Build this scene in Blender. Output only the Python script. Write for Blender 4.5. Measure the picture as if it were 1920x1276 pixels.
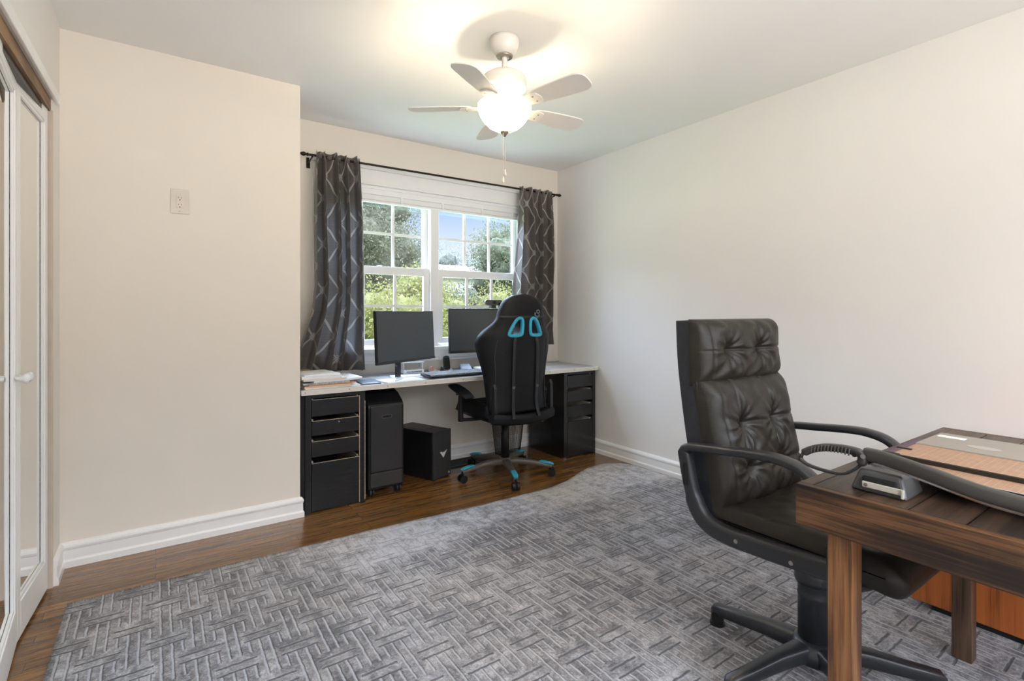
import bpy, bmesh, math, random
from mathutils import Vector, Matrix, Euler
random.seed(7)
S = bpy.context.scene
C = S.collection
PI = math.pi
for o in list(bpy.data.objects): bpy.data.objects.remove(o)

# ------------------------------------------------------------ camera
H = 1.155
cam = bpy.data.objects.new('camera', bpy.data.cameras.new('camera'))
C.objects.link(cam); S.camera = cam
cam.location = (0, 0, H)
cam.rotation_euler = (PI/2, 0, -math.radians(34.8875))
cam.data.sensor_width = 36
cam.data.lens = 36*958/1920
cam.data.shift_y = -(638-586)/1920
cam.data.clip_start = .05
cam.data.clip_end = 300

# ------------------------------------------------------------ world, sun, exposure
S.view_settings.view_transform = 'Standard'
S.view_settings.look = 'None'
S.view_settings.gamma = 1
S.view_settings.use_curve_mapping = False
S.view_settings.exposure = 0.45
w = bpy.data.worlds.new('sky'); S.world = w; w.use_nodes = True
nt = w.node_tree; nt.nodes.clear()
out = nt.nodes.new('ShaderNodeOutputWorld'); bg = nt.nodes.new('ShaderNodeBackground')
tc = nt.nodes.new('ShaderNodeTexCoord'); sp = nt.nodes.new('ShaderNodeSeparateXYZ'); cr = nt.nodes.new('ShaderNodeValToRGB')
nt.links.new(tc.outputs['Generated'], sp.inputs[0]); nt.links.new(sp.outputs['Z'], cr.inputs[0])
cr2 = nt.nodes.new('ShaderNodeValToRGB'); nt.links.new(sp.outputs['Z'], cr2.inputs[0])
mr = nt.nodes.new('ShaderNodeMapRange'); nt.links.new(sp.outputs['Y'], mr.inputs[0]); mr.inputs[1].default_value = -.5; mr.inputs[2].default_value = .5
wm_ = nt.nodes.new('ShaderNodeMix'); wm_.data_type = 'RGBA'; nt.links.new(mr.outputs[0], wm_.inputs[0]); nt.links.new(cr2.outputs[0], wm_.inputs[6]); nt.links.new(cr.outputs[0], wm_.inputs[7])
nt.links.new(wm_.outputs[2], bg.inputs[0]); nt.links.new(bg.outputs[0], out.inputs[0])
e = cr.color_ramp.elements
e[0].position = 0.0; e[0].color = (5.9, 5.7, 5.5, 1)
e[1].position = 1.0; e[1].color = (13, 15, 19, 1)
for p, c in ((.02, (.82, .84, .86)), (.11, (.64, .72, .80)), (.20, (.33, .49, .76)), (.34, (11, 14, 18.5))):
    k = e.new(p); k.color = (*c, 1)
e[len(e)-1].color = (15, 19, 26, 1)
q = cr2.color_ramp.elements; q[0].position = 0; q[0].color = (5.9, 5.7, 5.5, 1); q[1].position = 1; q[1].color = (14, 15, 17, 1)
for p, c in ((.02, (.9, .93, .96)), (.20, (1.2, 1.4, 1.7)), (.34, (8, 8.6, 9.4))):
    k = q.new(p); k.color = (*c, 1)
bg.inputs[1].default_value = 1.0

def lamp(name, kind, loc, power, color, size=.1, rot=None, size_y=None):
    l = bpy.data.lights.new(name, kind); l.energy = power; l.color = color
    if kind == 'AREA':
        l.size = size
        if size_y: l.shape = 'RECTANGLE'; l.size_y = size_y
    elif kind == 'SUN': l.angle = .01
    else: l.shadow_soft_size = size
    o = bpy.data.objects.new(name, l); C.objects.link(o); o.location = loc
    if rot: o.rotation_euler = rot
    return o
sun = lamp('sun', 'SUN', (0, 0, 20), 2.0, (1, .93, .80))
sun.rotation_euler = Vector((.80, -.28, .75)).to_track_quat('Z', 'Y').to_euler()
po = lamp('window_portal', 'AREA', (1.775, 3.80, 1.48), 1, (1, 1, 1), 1.72, (-PI/2, 0, 0), 1.2)
po.data.cycles.is_portal = True
po = lamp('rear_fill_portal', 'AREA', (1.12, -1.17, 1.35), 1, (1, 1, 1), 2.3, (PI/2, 0, 0), 1.8)  # samples sky through the added rear fill opening
po.data.cycles.is_portal = True

# ------------------------------------------------------------ mesh helper
class MB:
    def __init__(s): s.v = []; s.f = []; s.uv = None; s.sm = []
    def add(s, vs, fs, smooth=False):
        n = len(s.v); s.v += [tuple(p) for p in vs]
        s.f += [tuple(i+n for i in f) for f in fs]; s.sm += [smooth]*len(fs); return s
    def box(s, x0, x1, y0, y1, z0, z1, M=None):
        vs = [Vector((x, y, z)) for z in (z0, z1) for y in (y0, y1) for x in (x0, x1)]
        if M: vs = [M @ p for p in vs]
        return s.add(vs, [(0, 2, 3, 1), (4, 5, 7, 6), (0, 1, 5, 4), (2, 6, 7, 3), (0, 4, 6, 2), (1, 3, 7, 5)])
    def cyl(s, p0, p1, r0, r1=None, n=20, smooth=True):
        return s.tube([p0, p1], [r0, r0 if r1 is None else r1], n)
    def tube(s, pts, r, n=12, closed=False, up=None, caps=True):
        pts = [Vector(p) for p in pts]; m = len(pts)
        if not isinstance(r, (list,)): r = [r]*m
        vs = []; prev = None
        for i, p in enumerate(pts):
            if closed: t = pts[(i+1) % m]-pts[i-1]
            else: t = pts[min(i+1, m-1)]-pts[max(i-1, 0)]
            t.normalize()
            if up is not None: a = Vector(up)
            elif prev is not None: a = prev
            else: a = Vector((0, 0, 1)) if abs(t.z) < .9 else Vector((1, 0, 0))
            u = (a-t*a.dot(t)).normalized(); b = t.cross(u); prev = u
            ra, rb = r[i] if isinstance(r[i], tuple) else (r[i], r[i])
            for k in range(n):
                th = 2*PI*(k+.5)/n
                c_, s_ = math.cos(th), math.sin(th)
                if isinstance(r[i], tuple) and len(r[i]) == 2 and n >= 8:
                    c_ = math.copysign(abs(c_)**.55, c_); s_ = math.copysign(abs(s_)**.55, s_)
                vs.append(p+u*ra*c_+b*rb*s_)
        fs = []
        for i in range(m if closed else m-1):
            j = (i+1) % m
            for k in range(n):
                l = (k+1) % n; fs.append((i*n+k, i*n+l, j*n+l, j*n+k))
        s.add(vs, fs, True)
        if not closed and caps:
            s.add([vs[k] for k in range(n)], [tuple(range(n-1, -1, -1))])
            s.add([vs[(m-1)*n+k] for k in range(n)], [tuple(range(n))])
        return s
    def lathe(s, prof, c=(0, 0, 0), n=32, smooth=True):
        vs = []; fs = []
        for r, z in prof:
            for k in range(n):
                a = 2*PI*k/n; vs.append((c[0]+r*math.cos(a), c[1]+r*math.sin(a), c[2]+z))
        for i in range(len(prof)-1):
            for k in range(n):
                l = (k+1) % n; fs.append((i*n+k, i*n+l, (i+1)*n+l, (i+1)*n+k))
        return s.add(vs, fs, smooth)
    def prism(s, poly, axis, a, b, M=None, smooth=False):
        def q(p, t):
            if axis == 'x': v = Vector((t, p[0], p[1]))
            elif axis == 'y': v = Vector((p[0], t, p[1]))
            else: v = Vector((p[0], p[1], t))
            return M @ v if M else v
        n = len(poly); vs = [q(p, a) for p in poly]+[q(p, b) for p in poly]
        fs = [tuple(range(n-1, -1, -1)), tuple(range(n, 2*n))]+[(i, (i+1) % n, n+(i+1) % n, n+i) for i in range(n)]
        return s.add(vs, fs, smooth)
    def grid(s, fn, nu, nv, smooth=True, cu=False, cv=False, uvf=None):
        U = nu if cu else nu+1; V = nv if cv else nv+1
        vs = [fn(i/nu, j/nv) for j in range(V) for i in range(U)]
        fs = []
        for j in range(nv):
            for i in range(nu):
                a = j*U+i; b = j*U+(i+1) % U; c = ((j+1) % V)*U+(i+1) % U; d = ((j+1) % V)*U+i
                fs.append((a, b, c, d))
        if uvf:
            if s.uv is None: s.uv = {}
            n = len(s.v)
            for j in range(V):
                for i in range(U): s.uv[n+j*U+i] = uvf(i/nu, j/nv)
        return s.add(vs, fs, smooth)

OFF = {}
def tag(o, label, cat, group=None):
    if label: o['label'] = label
    o['category'] = cat
    if group: o['group'] = group
    return o
def thing(name, label, cat, loc=(0, 0, 0), rotz=0, group=None, local=False):
    o = bpy.data.objects.new(name, None); C.objects.link(o); o.location = loc; o.rotation_euler = (0, 0, rotz)
    o.empty_display_size = .1
    OFF[o.name] = Vector((0, 0, 0)) if local else Vector(loc)
    return tag(o, label, cat, group)
def obj(name, mb, m, parent=None, bevel=0, seg=2, label=None, loc=None, fix=True, sub=0, solid=0, rotz=0):
    me = bpy.data.meshes.new(name)
    off = OFF[parent.name] if parent else Vector(loc or (0, 0, 0))
    me.from_pydata([tuple(Vector(p)-off) for p in mb.v], [], mb.f)
    me.polygons.foreach_set('use_smooth', mb.sm)
    if mb.uv:
        ul = me.uv_layers.new(name='UVMap')
        for l in me.loops: ul.data[l.index].uv = mb.uv.get(l.vertex_index, (0, 0))
    if fix:
        bm = bmesh.new(); bm.from_mesh(me); bmesh.ops.recalc_face_normals(bm, faces=bm.faces); bm.to_mesh(me); bm.free()
    if m: me.materials.append(m)
    o = bpy.data.objects.new(name, me); C.objects.link(o)
    if parent: o.parent = parent; OFF[o.name] = off
    elif loc: o.location = loc
    if parent is None: OFF[o.name] = off
    if label: o['label'] = label
    if solid:
        k = o.modifiers.new('solid', 'SOLIDIFY'); k.thickness = solid; k.offset = 0
    if bevel:
        k = o.modifiers.new('bevel', 'BEVEL'); k.width = bevel; k.segments = seg; k.limit_method = 'ANGLE'; k.angle_limit = math.radians(40)
        k.harden_normals = False
    if sub:
        k = o.modifiers.new('sub', 'SUBSURF'); k.levels = sub; k.render_levels = sub
    return o
def struct(name, mb, m, parent=None, **k):
    o = obj(name, mb, m, parent, **k)
    if parent is None: o['kind'] = 'structure'
    return o
def RZ(deg, c=(0, 0, 0)):
    c = Vector(c); return Matrix.Translation(c) @ Matrix.Rotation(math.radians(deg), 4, 'Z') @ Matrix.Translation(-c)
def RX(deg, c=(0, 0, 0), ax='X'):
    c = Vector(c); return Matrix.Translation(c) @ Matrix.Rotation(math.radians(deg), 4, ax) @ Matrix.Translation(-c)
def TR(mb, M):
    mb.v = [tuple(M @ Vector(p)) for p in mb.v]; return mb
def lerp(pts, x):
    if x <= pts[0][0]: return pts[0][1]
    for (a, b), (c, d) in zip(pts, pts[1:]):
        if x <= c: return b+(d-b)*(x-a)/(c-a)
    return pts[-1][1]
def smooth_path(pts, n=6, closed=False):
    P = [Vector(p) for p in pts]; m = len(P); o = []
    R = range(m) if closed else range(m-1)
    for i in R:
        if closed: a, b, c, d = P[i-1], P[i], P[(i+1) % m], P[(i+2) % m]
        else: a, b, c, d = P[max(i-1, 0)], P[i], P[i+1], P[min(i+2, m-1)]
        for k in range(n):
            t = k/n
            o.append(.5*((2*b)+(-a+c)*t+(2*a-5*b+4*c-d)*t*t+(-a+3*b-3*c+d)*t**3))
    if not closed: o.append(P[-1])
    return o

# ------------------------------------------------------------ materials
class NT:
    def __init__(s, name):
        s.m = bpy.data.materials.new(name); s.m.use_nodes = True; s.t = s.m.node_tree
        s.b = s.t.nodes['Principled BSDF']; s.out = s.t.nodes['Material Output']
    def n(s, ty, **k):
        x = s.t.nodes.new(ty)
        for a, v in k.items(): setattr(x, a, v)
        return x
    def l(s, a, b): s.t.links.new(a, b)
    def val(s, sock, v):
        if hasattr(v, 'is_linked') or isinstance(v, bpy.types.NodeSocket): s.l(v, sock)
        else: sock.default_value = v
    def m_(s, op, a, b=0.0, c=None):
        x = s.n('ShaderNodeMath', operation=op); s.val(x.inputs[0], a); s.val(x.inputs[1], b)
        if c is not None: s.val(x.inputs[2], c)
        return x.outputs[0]
    def pos(s, sc=(1, 1, 1), obj=False, rot=(0, 0, 0)):
        if obj: g = s.n('ShaderNodeTexCoord').outputs['Object']
        else: g = s.n('ShaderNodeNewGeometry').outputs['Position']
        x = s.n('ShaderNodeMapping'); s.l(g, x.inputs[0]); x.inputs['Scale'].default_value = sc; x.inputs['Rotation'].default_value = rot
        return x.outputs[0]
    def noise(s, vec, scale=5, detail=4, rough=.5, dist=0):
        x = s.n('ShaderNodeTexNoise'); s.l(vec, x.inputs['Vector']); x.inputs['Scale'].default_value = scale
        x.inputs['Detail'].default_value = detail; x.inputs['Roughness'].default_value = rough; x.inputs['Distortion'].default_value = dist
        return x.outputs[0]
    def ramp(s, fac, *st):
        x = s.n('ShaderNodeValToRGB'); s.l(fac, x.inputs[0]); e = x.color_ramp.elements
        while len(e) < len(st): e.new(.5)
        for q, (p, c) in zip(e, st): q.position = p; q.color = (*c, 1) if len(c) == 3 else c
        return x.outputs[0]
    def mix(s, f, a, b, mode='MIX'):
        x = s.n('ShaderNodeMix', data_type='RGBA', blend_type=mode); s.val(x.inputs[0], f)
        for i, v in ((6, a), (7, b)):
            if isinstance(v, tuple): x.inputs[i].default_value = (*v, 1) if len(v) == 3 else v
            else: s.l(v, x.inputs[i])
        return x.outputs[2]
    def bump(s, h, st=.3, dist=.01):
        x = s.n('ShaderNodeBump'); s.l(h, x.inputs['Height']); x.inputs['Strength'].default_value = st; x.inputs['Distance'].default_value = dist
        s.l(x.outputs[0], s.b.inputs['Normal']); return x
    def col(s, c):
        if isinstance(c, tuple): s.b.inputs['Base Color'].default_value = (*c, 1)
        else: s.l(c, s.b.inputs['Base Color'])
    def set(s, **k):
        for a, v in k.items():
            s.val(s.b.inputs[a.replace('_', ' ')], v)
def mat(name, c, r=.5, metal=0, var=.06, vs=8, bump=0, bs=200, **k):
    t = NT(name); p = t.pos(obj=True); nz = t.noise(p, vs, 3)
    c2 = tuple(min(1, x*(1+var)) for x in c); c1 = tuple(x*(1-var) for x in c)
    t.col(t.ramp(nz, (.3, c1), (.7, c2))); t.set(Roughness=r, Metallic=metal, **k)
    if bump: t.bump(t.noise(p, bs, 2), bump, .002)
    return t.m

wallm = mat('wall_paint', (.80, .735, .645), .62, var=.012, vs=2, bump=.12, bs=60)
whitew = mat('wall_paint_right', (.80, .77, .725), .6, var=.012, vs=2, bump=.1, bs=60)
ceilm = mat('ceiling_paint', (.88, .875, .85), .8, var=.01, vs=2)
trimm = mat('white_trim_paint', (.86, .85, .83), .32, var=.02, vs=6)
frame_w = mat('white_vinyl', (.88, .88, .87), .35, var=.01)
doorw = mat('white_door_paint', (.86, .86, .84), .3, var=.015)
black_pl = mat('black_plastic', (.009, .009, .010), .40, var=.1, bump=.1, bs=300, Specular_IOR_Level=.35)
grey_pl = mat('grey_plastic', (.026, .026, .028), .42, var=.1, Specular_IOR_Level=.35)
dark_metal = mat('dark_rod_metal', (.02, .016, .013), .35, .6)
chrome = mat('chrome', (.6, .6, .6), .2, 1)
fanw = mat('fan_white_enamel', (.80, .76, .70), .35, var=.02)
nickel = mat('brushed_nickel', (.42, .38, .33), .35, 1)
paperw = mat('white_paper', (.82, .82, .83), .7, var=.03, vs=30)
manila = mat('manila_card', (.75, .50, .30), .7, var=.05)
creamp = mat('cream_paper', (.78, .70, .62), .7, var=.05)
brownp = mat('brown_card', (.30, .20, .12), .7, var=.1)
cyan = mat('cyan_plastic', (.03, .36, .52), .35, var=.03)
purple = mat('purple_card', (.15, .085, .14), .6, var=.1)
hole = mat('dark_slot', (.004, .004, .004), .8)

def mirror_mat():
    t = NT('mirror_glass'); t.col((.86, .87, .86)); t.set(Metallic=1.0, Roughness=.02); return t.m
mirrorm = mirror_mat()
def glass_mat():
    t = NT('window_glass'); a = t.n('ShaderNodeBsdfTransparent'); g = t.n('ShaderNodeBsdfGlossy'); g.inputs['Roughness'].default_value = .02
    mx = t.n('ShaderNodeMixShader'); mx.inputs[0].default_value = .06
    t.l(a.outputs[0], mx.inputs[1]); t.l(g.outputs[0], mx.inputs[2]); t.l(mx.outputs[0], t.out.inputs[0]); return t.m
glassm = glass_mat()

def floor_mat():
    t = NT('oak_floor'); p = t.pos()
    br = t.n('ShaderNodeTexBrick'); t.l(p, br.inputs['Vector']); br.offset = .37; br.offset_frequency = 3; br.squash = 1
    for k, v in (('Scale', 1), ('Mortar Size', .0012), ('Mortar Smooth', .2), ('Bias', 0), ('Brick Width', .95), ('Row Height', .0575)): br.inputs[k].default_value = v
    br.inputs['Color1'].default_value = (0, 0, 0, 1); br.inputs['Color2'].default_value = (1, 1, 1, 1); br.inputs['Mortar'].default_value = (.5, .5, .5, 1)
    rnd = br.outputs['Color']
    sh = t.n('ShaderNodeVectorMath', operation='ADD'); t.l(p, sh.inputs[0])
    cx = t.n('ShaderNodeCombineXYZ'); s_ = t.m_('MULTIPLY', rnd, 7.3); t.l(s_, cx.inputs[0]); t.l(s_, cx.inputs[1]); t.l(cx.outputs[0], sh.inputs[1])
    mp = t.n('ShaderNodeMapping'); t.l(sh.outputs[0], mp.inputs[0]); mp.inputs['Scale'].default_value = (1.3, 24, 1)
    g1 = t.noise(mp.outputs[0], 1.6, 6, .62, 1.2)
    mp2 = t.n('ShaderNodeMapping'); t.l(sh.outputs[0], mp2.inputs[0]); mp2.inputs['Scale'].default_value = (5, 150, 1)
    g2 = t.noise(mp2.outputs[0], 1.5, 3, .6, .4)
    base = t.ramp(g1, (.28, (.085, .036, .011)), (.42, (.20, .092, .027)), (.6, (.29, .145, .045)), (.8, (.35, .19, .07)))
    tone = t.ramp(rnd, (0, (.62, .60, .58)), (1, (1.1, 1.05, 1.0)))
    c = t.mix(1.0, base, tone, 'MULTIPLY')
    pore = t.ramp(g2, (.36, (.35, .32, .3)), (.5, (1, 1, 1)))
    c = t.mix(.75, c, pore, 'MULTIPLY')
    gap = t.ramp(br.outputs['Fac'], (0, (1, 1, 1)), (1, (.3, .25, .22)))
    c = t.mix(1.0, c, gap, 'MULTIPLY')
    t.col(c); t.set(Roughness=.24, Coat_Weight=.35, Coat_Roughness=.12)
    hh = t.m_('SUBTRACT', g2, t.m_('MULTIPLY', br.outputs['Fac'], 1.5)); t.bump(hh, .12, .002)
    return t.m
floorm = floor_mat()

def wood_mat(name, dark, mid, light, axis='y', rough=.4, sc=1.0, obj=False, ring=7):
    t = NT(name)
    s = {'x': (1.3, 14, 14), 'y': (14, 1.3, 14), 'z': (14, 14, 1.3)}[axis]
    p = t.pos(tuple(a*sc for a in s), obj)
    n1 = t.noise(p, .40, 3, .45, .5)
    rg = t.m_('FRACT', t.m_('MULTIPLY', n1, float(ring)))
    rg = t.m_('PINGPONG', rg, .5)
    n2 = t.noise(t.pos(tuple(a*sc*k_ for a, k_ in zip(s, {'x': (1, 4, 4), 'y': (4, 1, 4), 'z': (4, 4, 1)}[axis])), obj), 2.2, 6, .7, .2); n3 = t.noise(t.pos((1, 1, 1), obj), 6, 3)
    f = t.m_('ADD', t.m_('MULTIPLY', t.m_('MULTIPLY', rg, 2.0), .42), t.m_('MULTIPLY_ADD', n2, 1.5, -.57))
    f = t.m_('MULTIPLY_ADD', n3, .5, t.m_('SUBTRACT', f, .18))
    t.col(t.ramp(f, (.24, dark), (.46, mid), (.78, light))); t.set(Roughness=rough)
    t.bump(n2, .15, .001); return t.m
dark_x = wood_mat('stained_plank_x', (.014, .008, .005), (.036, .020, .012), (.085, .047, .027), 'x', .42)
dark_y = wood_mat('stained_plank_y', (.009, .004, .002), (.038, .016, .006), (.15, .068, .025), 'y', .45, 1.0)
dark_z = wood_mat('stained_leg_dark', (.03, .016, .01), (.085, .045, .026), (.15, .085, .05), 'z', .45)
pine_z = wood_mat('stained_leg_pine', (.07, .028, .010), (.17, .072, .025), (.29, .135, .050), 'z', .42, 1.4)
oak_z = wood_mat('orange_oak', (.20, .045, .010), (.36, .095, .020), (.44, .125, .028), 'z', .4, .7, ring=6)
track_wood = wood_mat('bare_track_board', (.14, .07, .03), (.22, .12, .055), (.3, .17, .08), 'y', .6)

def rug_mat():
    t = NT('carved_rug'); g = t.n('ShaderNodeNewGeometry'); sx = t.n('ShaderNodeSeparateXYZ'); t.l(g.outputs['Position'], sx.inputs[0])
    wob = t.noise(g.outputs['Position'], 45, 3, .6); wob = t.m_('MULTIPLY', t.m_('SUBTRACT', wob, .5), .010)
    x = t.m_('ADD', sx.outputs['X'], wob); y = t.m_('ADD', sx.outputs['Y'], wob)
    # carved grooves: staggered pairs of cross grooves, runs of three long grooves between them
    PX, PY = .0937, .288
    cx = t.m_('ADD', t.m_('DIVIDE', t.m_('SUBTRACT', x, .311), PX), .5); col = t.m_('FLOOR', cx); par = t.m_('MODULO', t.m_('ADD', col, 101.0), 2.0)
    yy = t.m_('ADD', t.m_('DIVIDE', t.m_('SUBTRACT', y, 1.840), PY), t.m_('MULTIPLY', par, .5))
    v = t.m_('FRACT', yy); v2 = t.m_('FRACT', t.m_('ADD', yy, .5)); HB = .138
    isH = t.m_('LESS_THAN', v, HB)
    act = lambda q: t.m_('MULTIPLY', t.m_('GREATER_THAN', q, .255), t.m_('LESS_THAN', q, .985))
    A1 = act(v); A2 = act(v2)
    c_ = t.m_('FRACT', cx); cb = t.m_('MULTIPLY', t.m_('MINIMUM', c_, t.m_('SUBTRACT', 1.0, c_)), PX)
    di = t.m_('MULTIPLY', t.m_('MINIMUM', t.m_('ABSOLUTE', t.m_('SUBTRACT', c_, .3333)), t.m_('ABSOLUTE', t.m_('SUBTRACT', c_, .6667))), PX)
    dxx = t.m_('MINIMUM', t.m_('ADD', di, t.m_('SUBTRACT', 1.0, A1)), t.m_('ADD', cb, t.m_('SUBTRACT', 1.0, t.m_('MULTIPLY', A1, A2))))
    hd = lambda q: t.m_('MULTIPLY', t.m_('MINIMUM', t.m_('MINIMUM', q, t.m_('ABSOLUTE', t.m_('SUBTRACT', q, HB))), t.m_('SUBTRACT', 1.0, q)), PY)
    dv = t.m_('MINIMUM', hd(v), t.m_('ADD', hd(v2), t.m_('GREATER_THAN', cb, .0125)))
    def gr(d, wd):
        q = t.n('ShaderNodeMapRange'); q.interpolation_type = 'SMOOTHSTEP'; t.l(d, q.inputs[0]); q.inputs[1].default_value = wd*.25; q.inputs[2].default_value = wd; return q.outputs[0]
    gV = gr(dxx, .0072); gH = gr(dv, .0062)
    hgt = t.m_('MINIMUM', gV, gH)
    pile = t.noise(g.outputs['Position'], 420, 2, .7)
    mott = t.noise(g.outputs['Position'], 16, 6, .78, .4)
    big = t.noise(g.outputs['Position'], 1.6, 3, .55)
    fib = t.noise(g.outputs['Position'], 130, 3, .8)
    wn_ = t.n('ShaderNodeTexWhiteNoise', noise_dimensions='2D'); cv = t.n('ShaderNodeCombineXYZ')
    t.l(t.m_('FLOOR', t.m_('MULTIPLY', cx, 3.0)), cv.inputs[0]); t.l(t.m_('ADD', t.m_('FLOOR', yy), t.m_('MULTIPLY', isH, 40.0)), cv.inputs[1]); t.l(cv.outputs[0], wn_.inputs[0])
    k = t.m_('ADD', t.m_('MULTIPLY', mott, .75), t.m_('ADD', t.m_('MULTIPLY', big, .36), t.m_('MULTIPLY', fib, .42)))
    k = t.m_('ADD', t.m_('SUBTRACT', k, .265), t.m_('MULTIPLY', t.m_('SUBTRACT', wn_.outputs[0], .5), .055))
    # brushed lighter band along the far edge
    band = t.n('ShaderNodeMapRange'); band.interpolation_type = 'SMOOTHSTEP'
    t.l(t.m_('ADD', y, t.m_('MULTIPLY', t.m_('SUBTRACT', big, .5), .25)), band.inputs[0]); band.inputs[1].default_value = 2.20; band.inputs[2].default_value = 2.32
    bx = t.n('ShaderNodeMapRange'); bx.interpolation_type = 'SMOOTHSTEP'; t.l(x, bx.inputs[0]); bx.inputs[1].default_value = .1; bx.inputs[2].default_value = .9
    bd = t.m_('MULTIPLY', band.outputs[0], bx.outputs[0])
    # centre of the rug has a stronger worn contrast
    k = t.m_('ADD', k, t.m_('MULTIPLY', bd, .10))
    c = t.ramp(k, (.37, (.055, .053, .062)), (.46, (.165, .157, .160)), (.55, (.33, .32, .322)), (.66, (.60, .595, .605)))
    gl = t.m_('MULTIPLY', t.m_('SUBTRACT', 1.0, gV), t.m_('SUBTRACT', 1.0, t.m_('MULTIPLY', bd, .6)))
    c = t.mix(t.m_('MULTIPLY', gl, .80), c, (.52, .53, .56))
    gd = t.m_('MULTIPLY', t.m_('SUBTRACT', 1.0, gH), t.m_('SUBTRACT', 1.0, t.m_('MULTIPLY', bd, .6)))
    halo = t.m_('SUBTRACT', 1.0, gr(dv, .013)); c = t.mix(t.m_('MULTIPLY', t.m_('MULTIPLY', halo, t.m_('SUBTRACT', 1.0, t.m_('MULTIPLY', bd, .6))), .35), c, (.50, .51, .54))
    gd = t.m_('MULTIPLY', t.m_('SUBTRACT', 1.0, gr(dv, .0045)), t.m_('SUBTRACT', 1.0, t.m_('MULTIPLY', bd, .6)))
    c = t.mix(t.m_('MULTIPLY', gd, .9), c, (.035, .035, .042))
    cool = t.ramp(t.noise(g.outputs['Position'], .9, 2), (.35, (1.05, .99, .94)), (.65, (.93, .98, 1.08)))
    c = t.mix(1.0, c, cool, 'MULTIPLY')
    t.col(c); t.set(Roughness=.85, Sheen_Weight=.25)
    hh = t.m_('ADD', t.m_('MULTIPLY', hgt, t.m_('SUBTRACT', 1.0, t.m_('MULTIPLY', bd, .55))), t.m_('MULTIPLY', pile, .35))
    t.bump(hh, 1.0, .010)
    return t.m
rugm = rug_mat()

def curtain_mat():
    t = NT('trellis_curtain'); tcn = t.n('ShaderNodeTexCoord'); sx = t.n('ShaderNodeSeparateXYZ'); t.l(tcn.outputs['UV'], sx.inputs[0])
    u = t.m_('DIVIDE', sx.outputs['X'], .22); v = t.m_('DIVIDE', sx.outputs['Y'], .30)
    # diamond trellis with softly bowed sides
    bow = t.m_('MULTIPLY', t.m_('SINE', t.m_('MULTIPLY', v, 4*PI)), .025)
    def band(a, o):
        f = t.m_('FRACT', t.m_('ADD', a, o)); d = t.m_('ABSOLUTE', t.m_('SUBTRACT', f, .5)); return d
    a = t.m_('ADD', t.m_('ADD', u, bow), v); b = t.m_('SUBTRACT', t.m_('SUBTRACT', u, bow), v)
    d = t.m_('MINIMUM', band(a, 0.0), band(b, 0.0))
    d2 = t.m_('MINIMUM', t.m_('ABSOLUTE', t.m_('SUBTRACT', band(a, 0.0), .07)), t.m_('ABSOLUTE', t.m_('SUBTRACT', band(b, 0.0), .07)))
    near = t.m_('LESS_THAN', t.m_('MAXIMUM', band(a, 0.0), band(b, 0.0)), .14)
    knot = t.m_('MULTIPLY', near, t.m_('LESS_THAN', d2, .013))
    line = t.m_('MAXIMUM', t.m_('LESS_THAN', d, .030), knot)
    slub = t.noise(t.pos((1, 1, 60), True), 6, 3)
    base = t.ramp(slub, (.35, (.14, .116, .10)), (.7, (.22, .188, .168)))
    c = t.mix(line, base, (.62, .58, .54))
    t.col(c); t.set(Roughness=.38, Sheen_Weight=.5, Sheen_Roughness=.4, Specular_IOR_Level=.6)
    t.bump(t.m_('ADD', slub, line), .2, .002)
    tr = t.n('ShaderNodeBsdfTranslucent'); t.l(t.mix(.6, c, (.56, .58, .62)), tr.inputs[0])
    mx = t.n('ShaderNodeMixShader'); mx.inputs[0].default_value = .4
    t.l(t.b.outputs[0], mx.inputs[1]); t.l(tr.outputs[0], mx.inputs[2]); t.l(mx.outputs[0], t.out.inputs[0])
    return t.m
curtm = curtain_mat()

def leather_mat(name, c, rough=.38, sc=1.0, spec=.4, bst=.3):
    t = NT(name); p = t.pos(obj=True)
    vo = t.n('ShaderNodeTexVoronoi'); t.l(p, vo.inputs['Vector']); vo.inputs['Scale'].default_value = 330*sc
    wr = t.noise(p, 22, 4, .6, .8)
    t.col(t.ramp(wr, (.3, tuple(x*.75 for x in c)), (.7, tuple(x*1.3 for x in c))))
    t.set(Roughness=t.m_('MULTIPLY_ADD', wr, .2, rough-.1), Specular_IOR_Level=spec)
    t.bump(t.m_('ADD', t.m_('MULTIPLY', vo.outputs['Distance'], .10), t.m_('MULTIPLY', wr, 1.2)), bst, .0035)
    return t.m
leather = leather_mat('brown_black_leather', (.0165, .0138, .010), .47, 1, .35)
pu = leather_mat('black_upholstery', (.0055, .006, .0075), .5, 1.0, .25, .15)
worn_black = None
def worn_mat():
    t = NT('worn_black_paint'); p = t.pos((3, 3, 40), True); n1 = t.noise(p, 3, 6, .7); n2 = t.noise(t.pos(obj=True), 5, 3)
    f = t.m_('ADD', t.m_('MULTIPLY', n1, .7), t.m_('MULTIPLY', n2, .3))
    t.col(t.ramp(f, (.5, (.011, .011, .012)), (.66, (.022, .020, .018)), (.74, (.13, .10, .07)))); t.set(Roughness=.4, Specular_IOR_Level=.3); t.bump(n1, .1, .001); return t.m
wornb = worn_mat()
gloss_black = mat('satin_black_lacquer', (.012, .012, .013), .2, var=.08)
birch = mat('pale_worn_edge', (.42, .33, .23), .6, var=.3, vs=60)
def desk_mat():
    t = NT('desk_laminate'); n1 = t.noise(t.pos(), 9, 5, .6)
    t.col(t.ramp(n1, (.35, (.42, .43, .46)), (.65, (.60, .61, .64)))); t.set(Roughness=.22); return t.m
deskm = desk_mat()
def screen_mat():
    t = NT('screen_glass'); t.col((.050, .058, .066)); t.set(Roughness=.34, Specular_IOR_Level=.7)
    return t.m
screenm = screen_mat()
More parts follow.
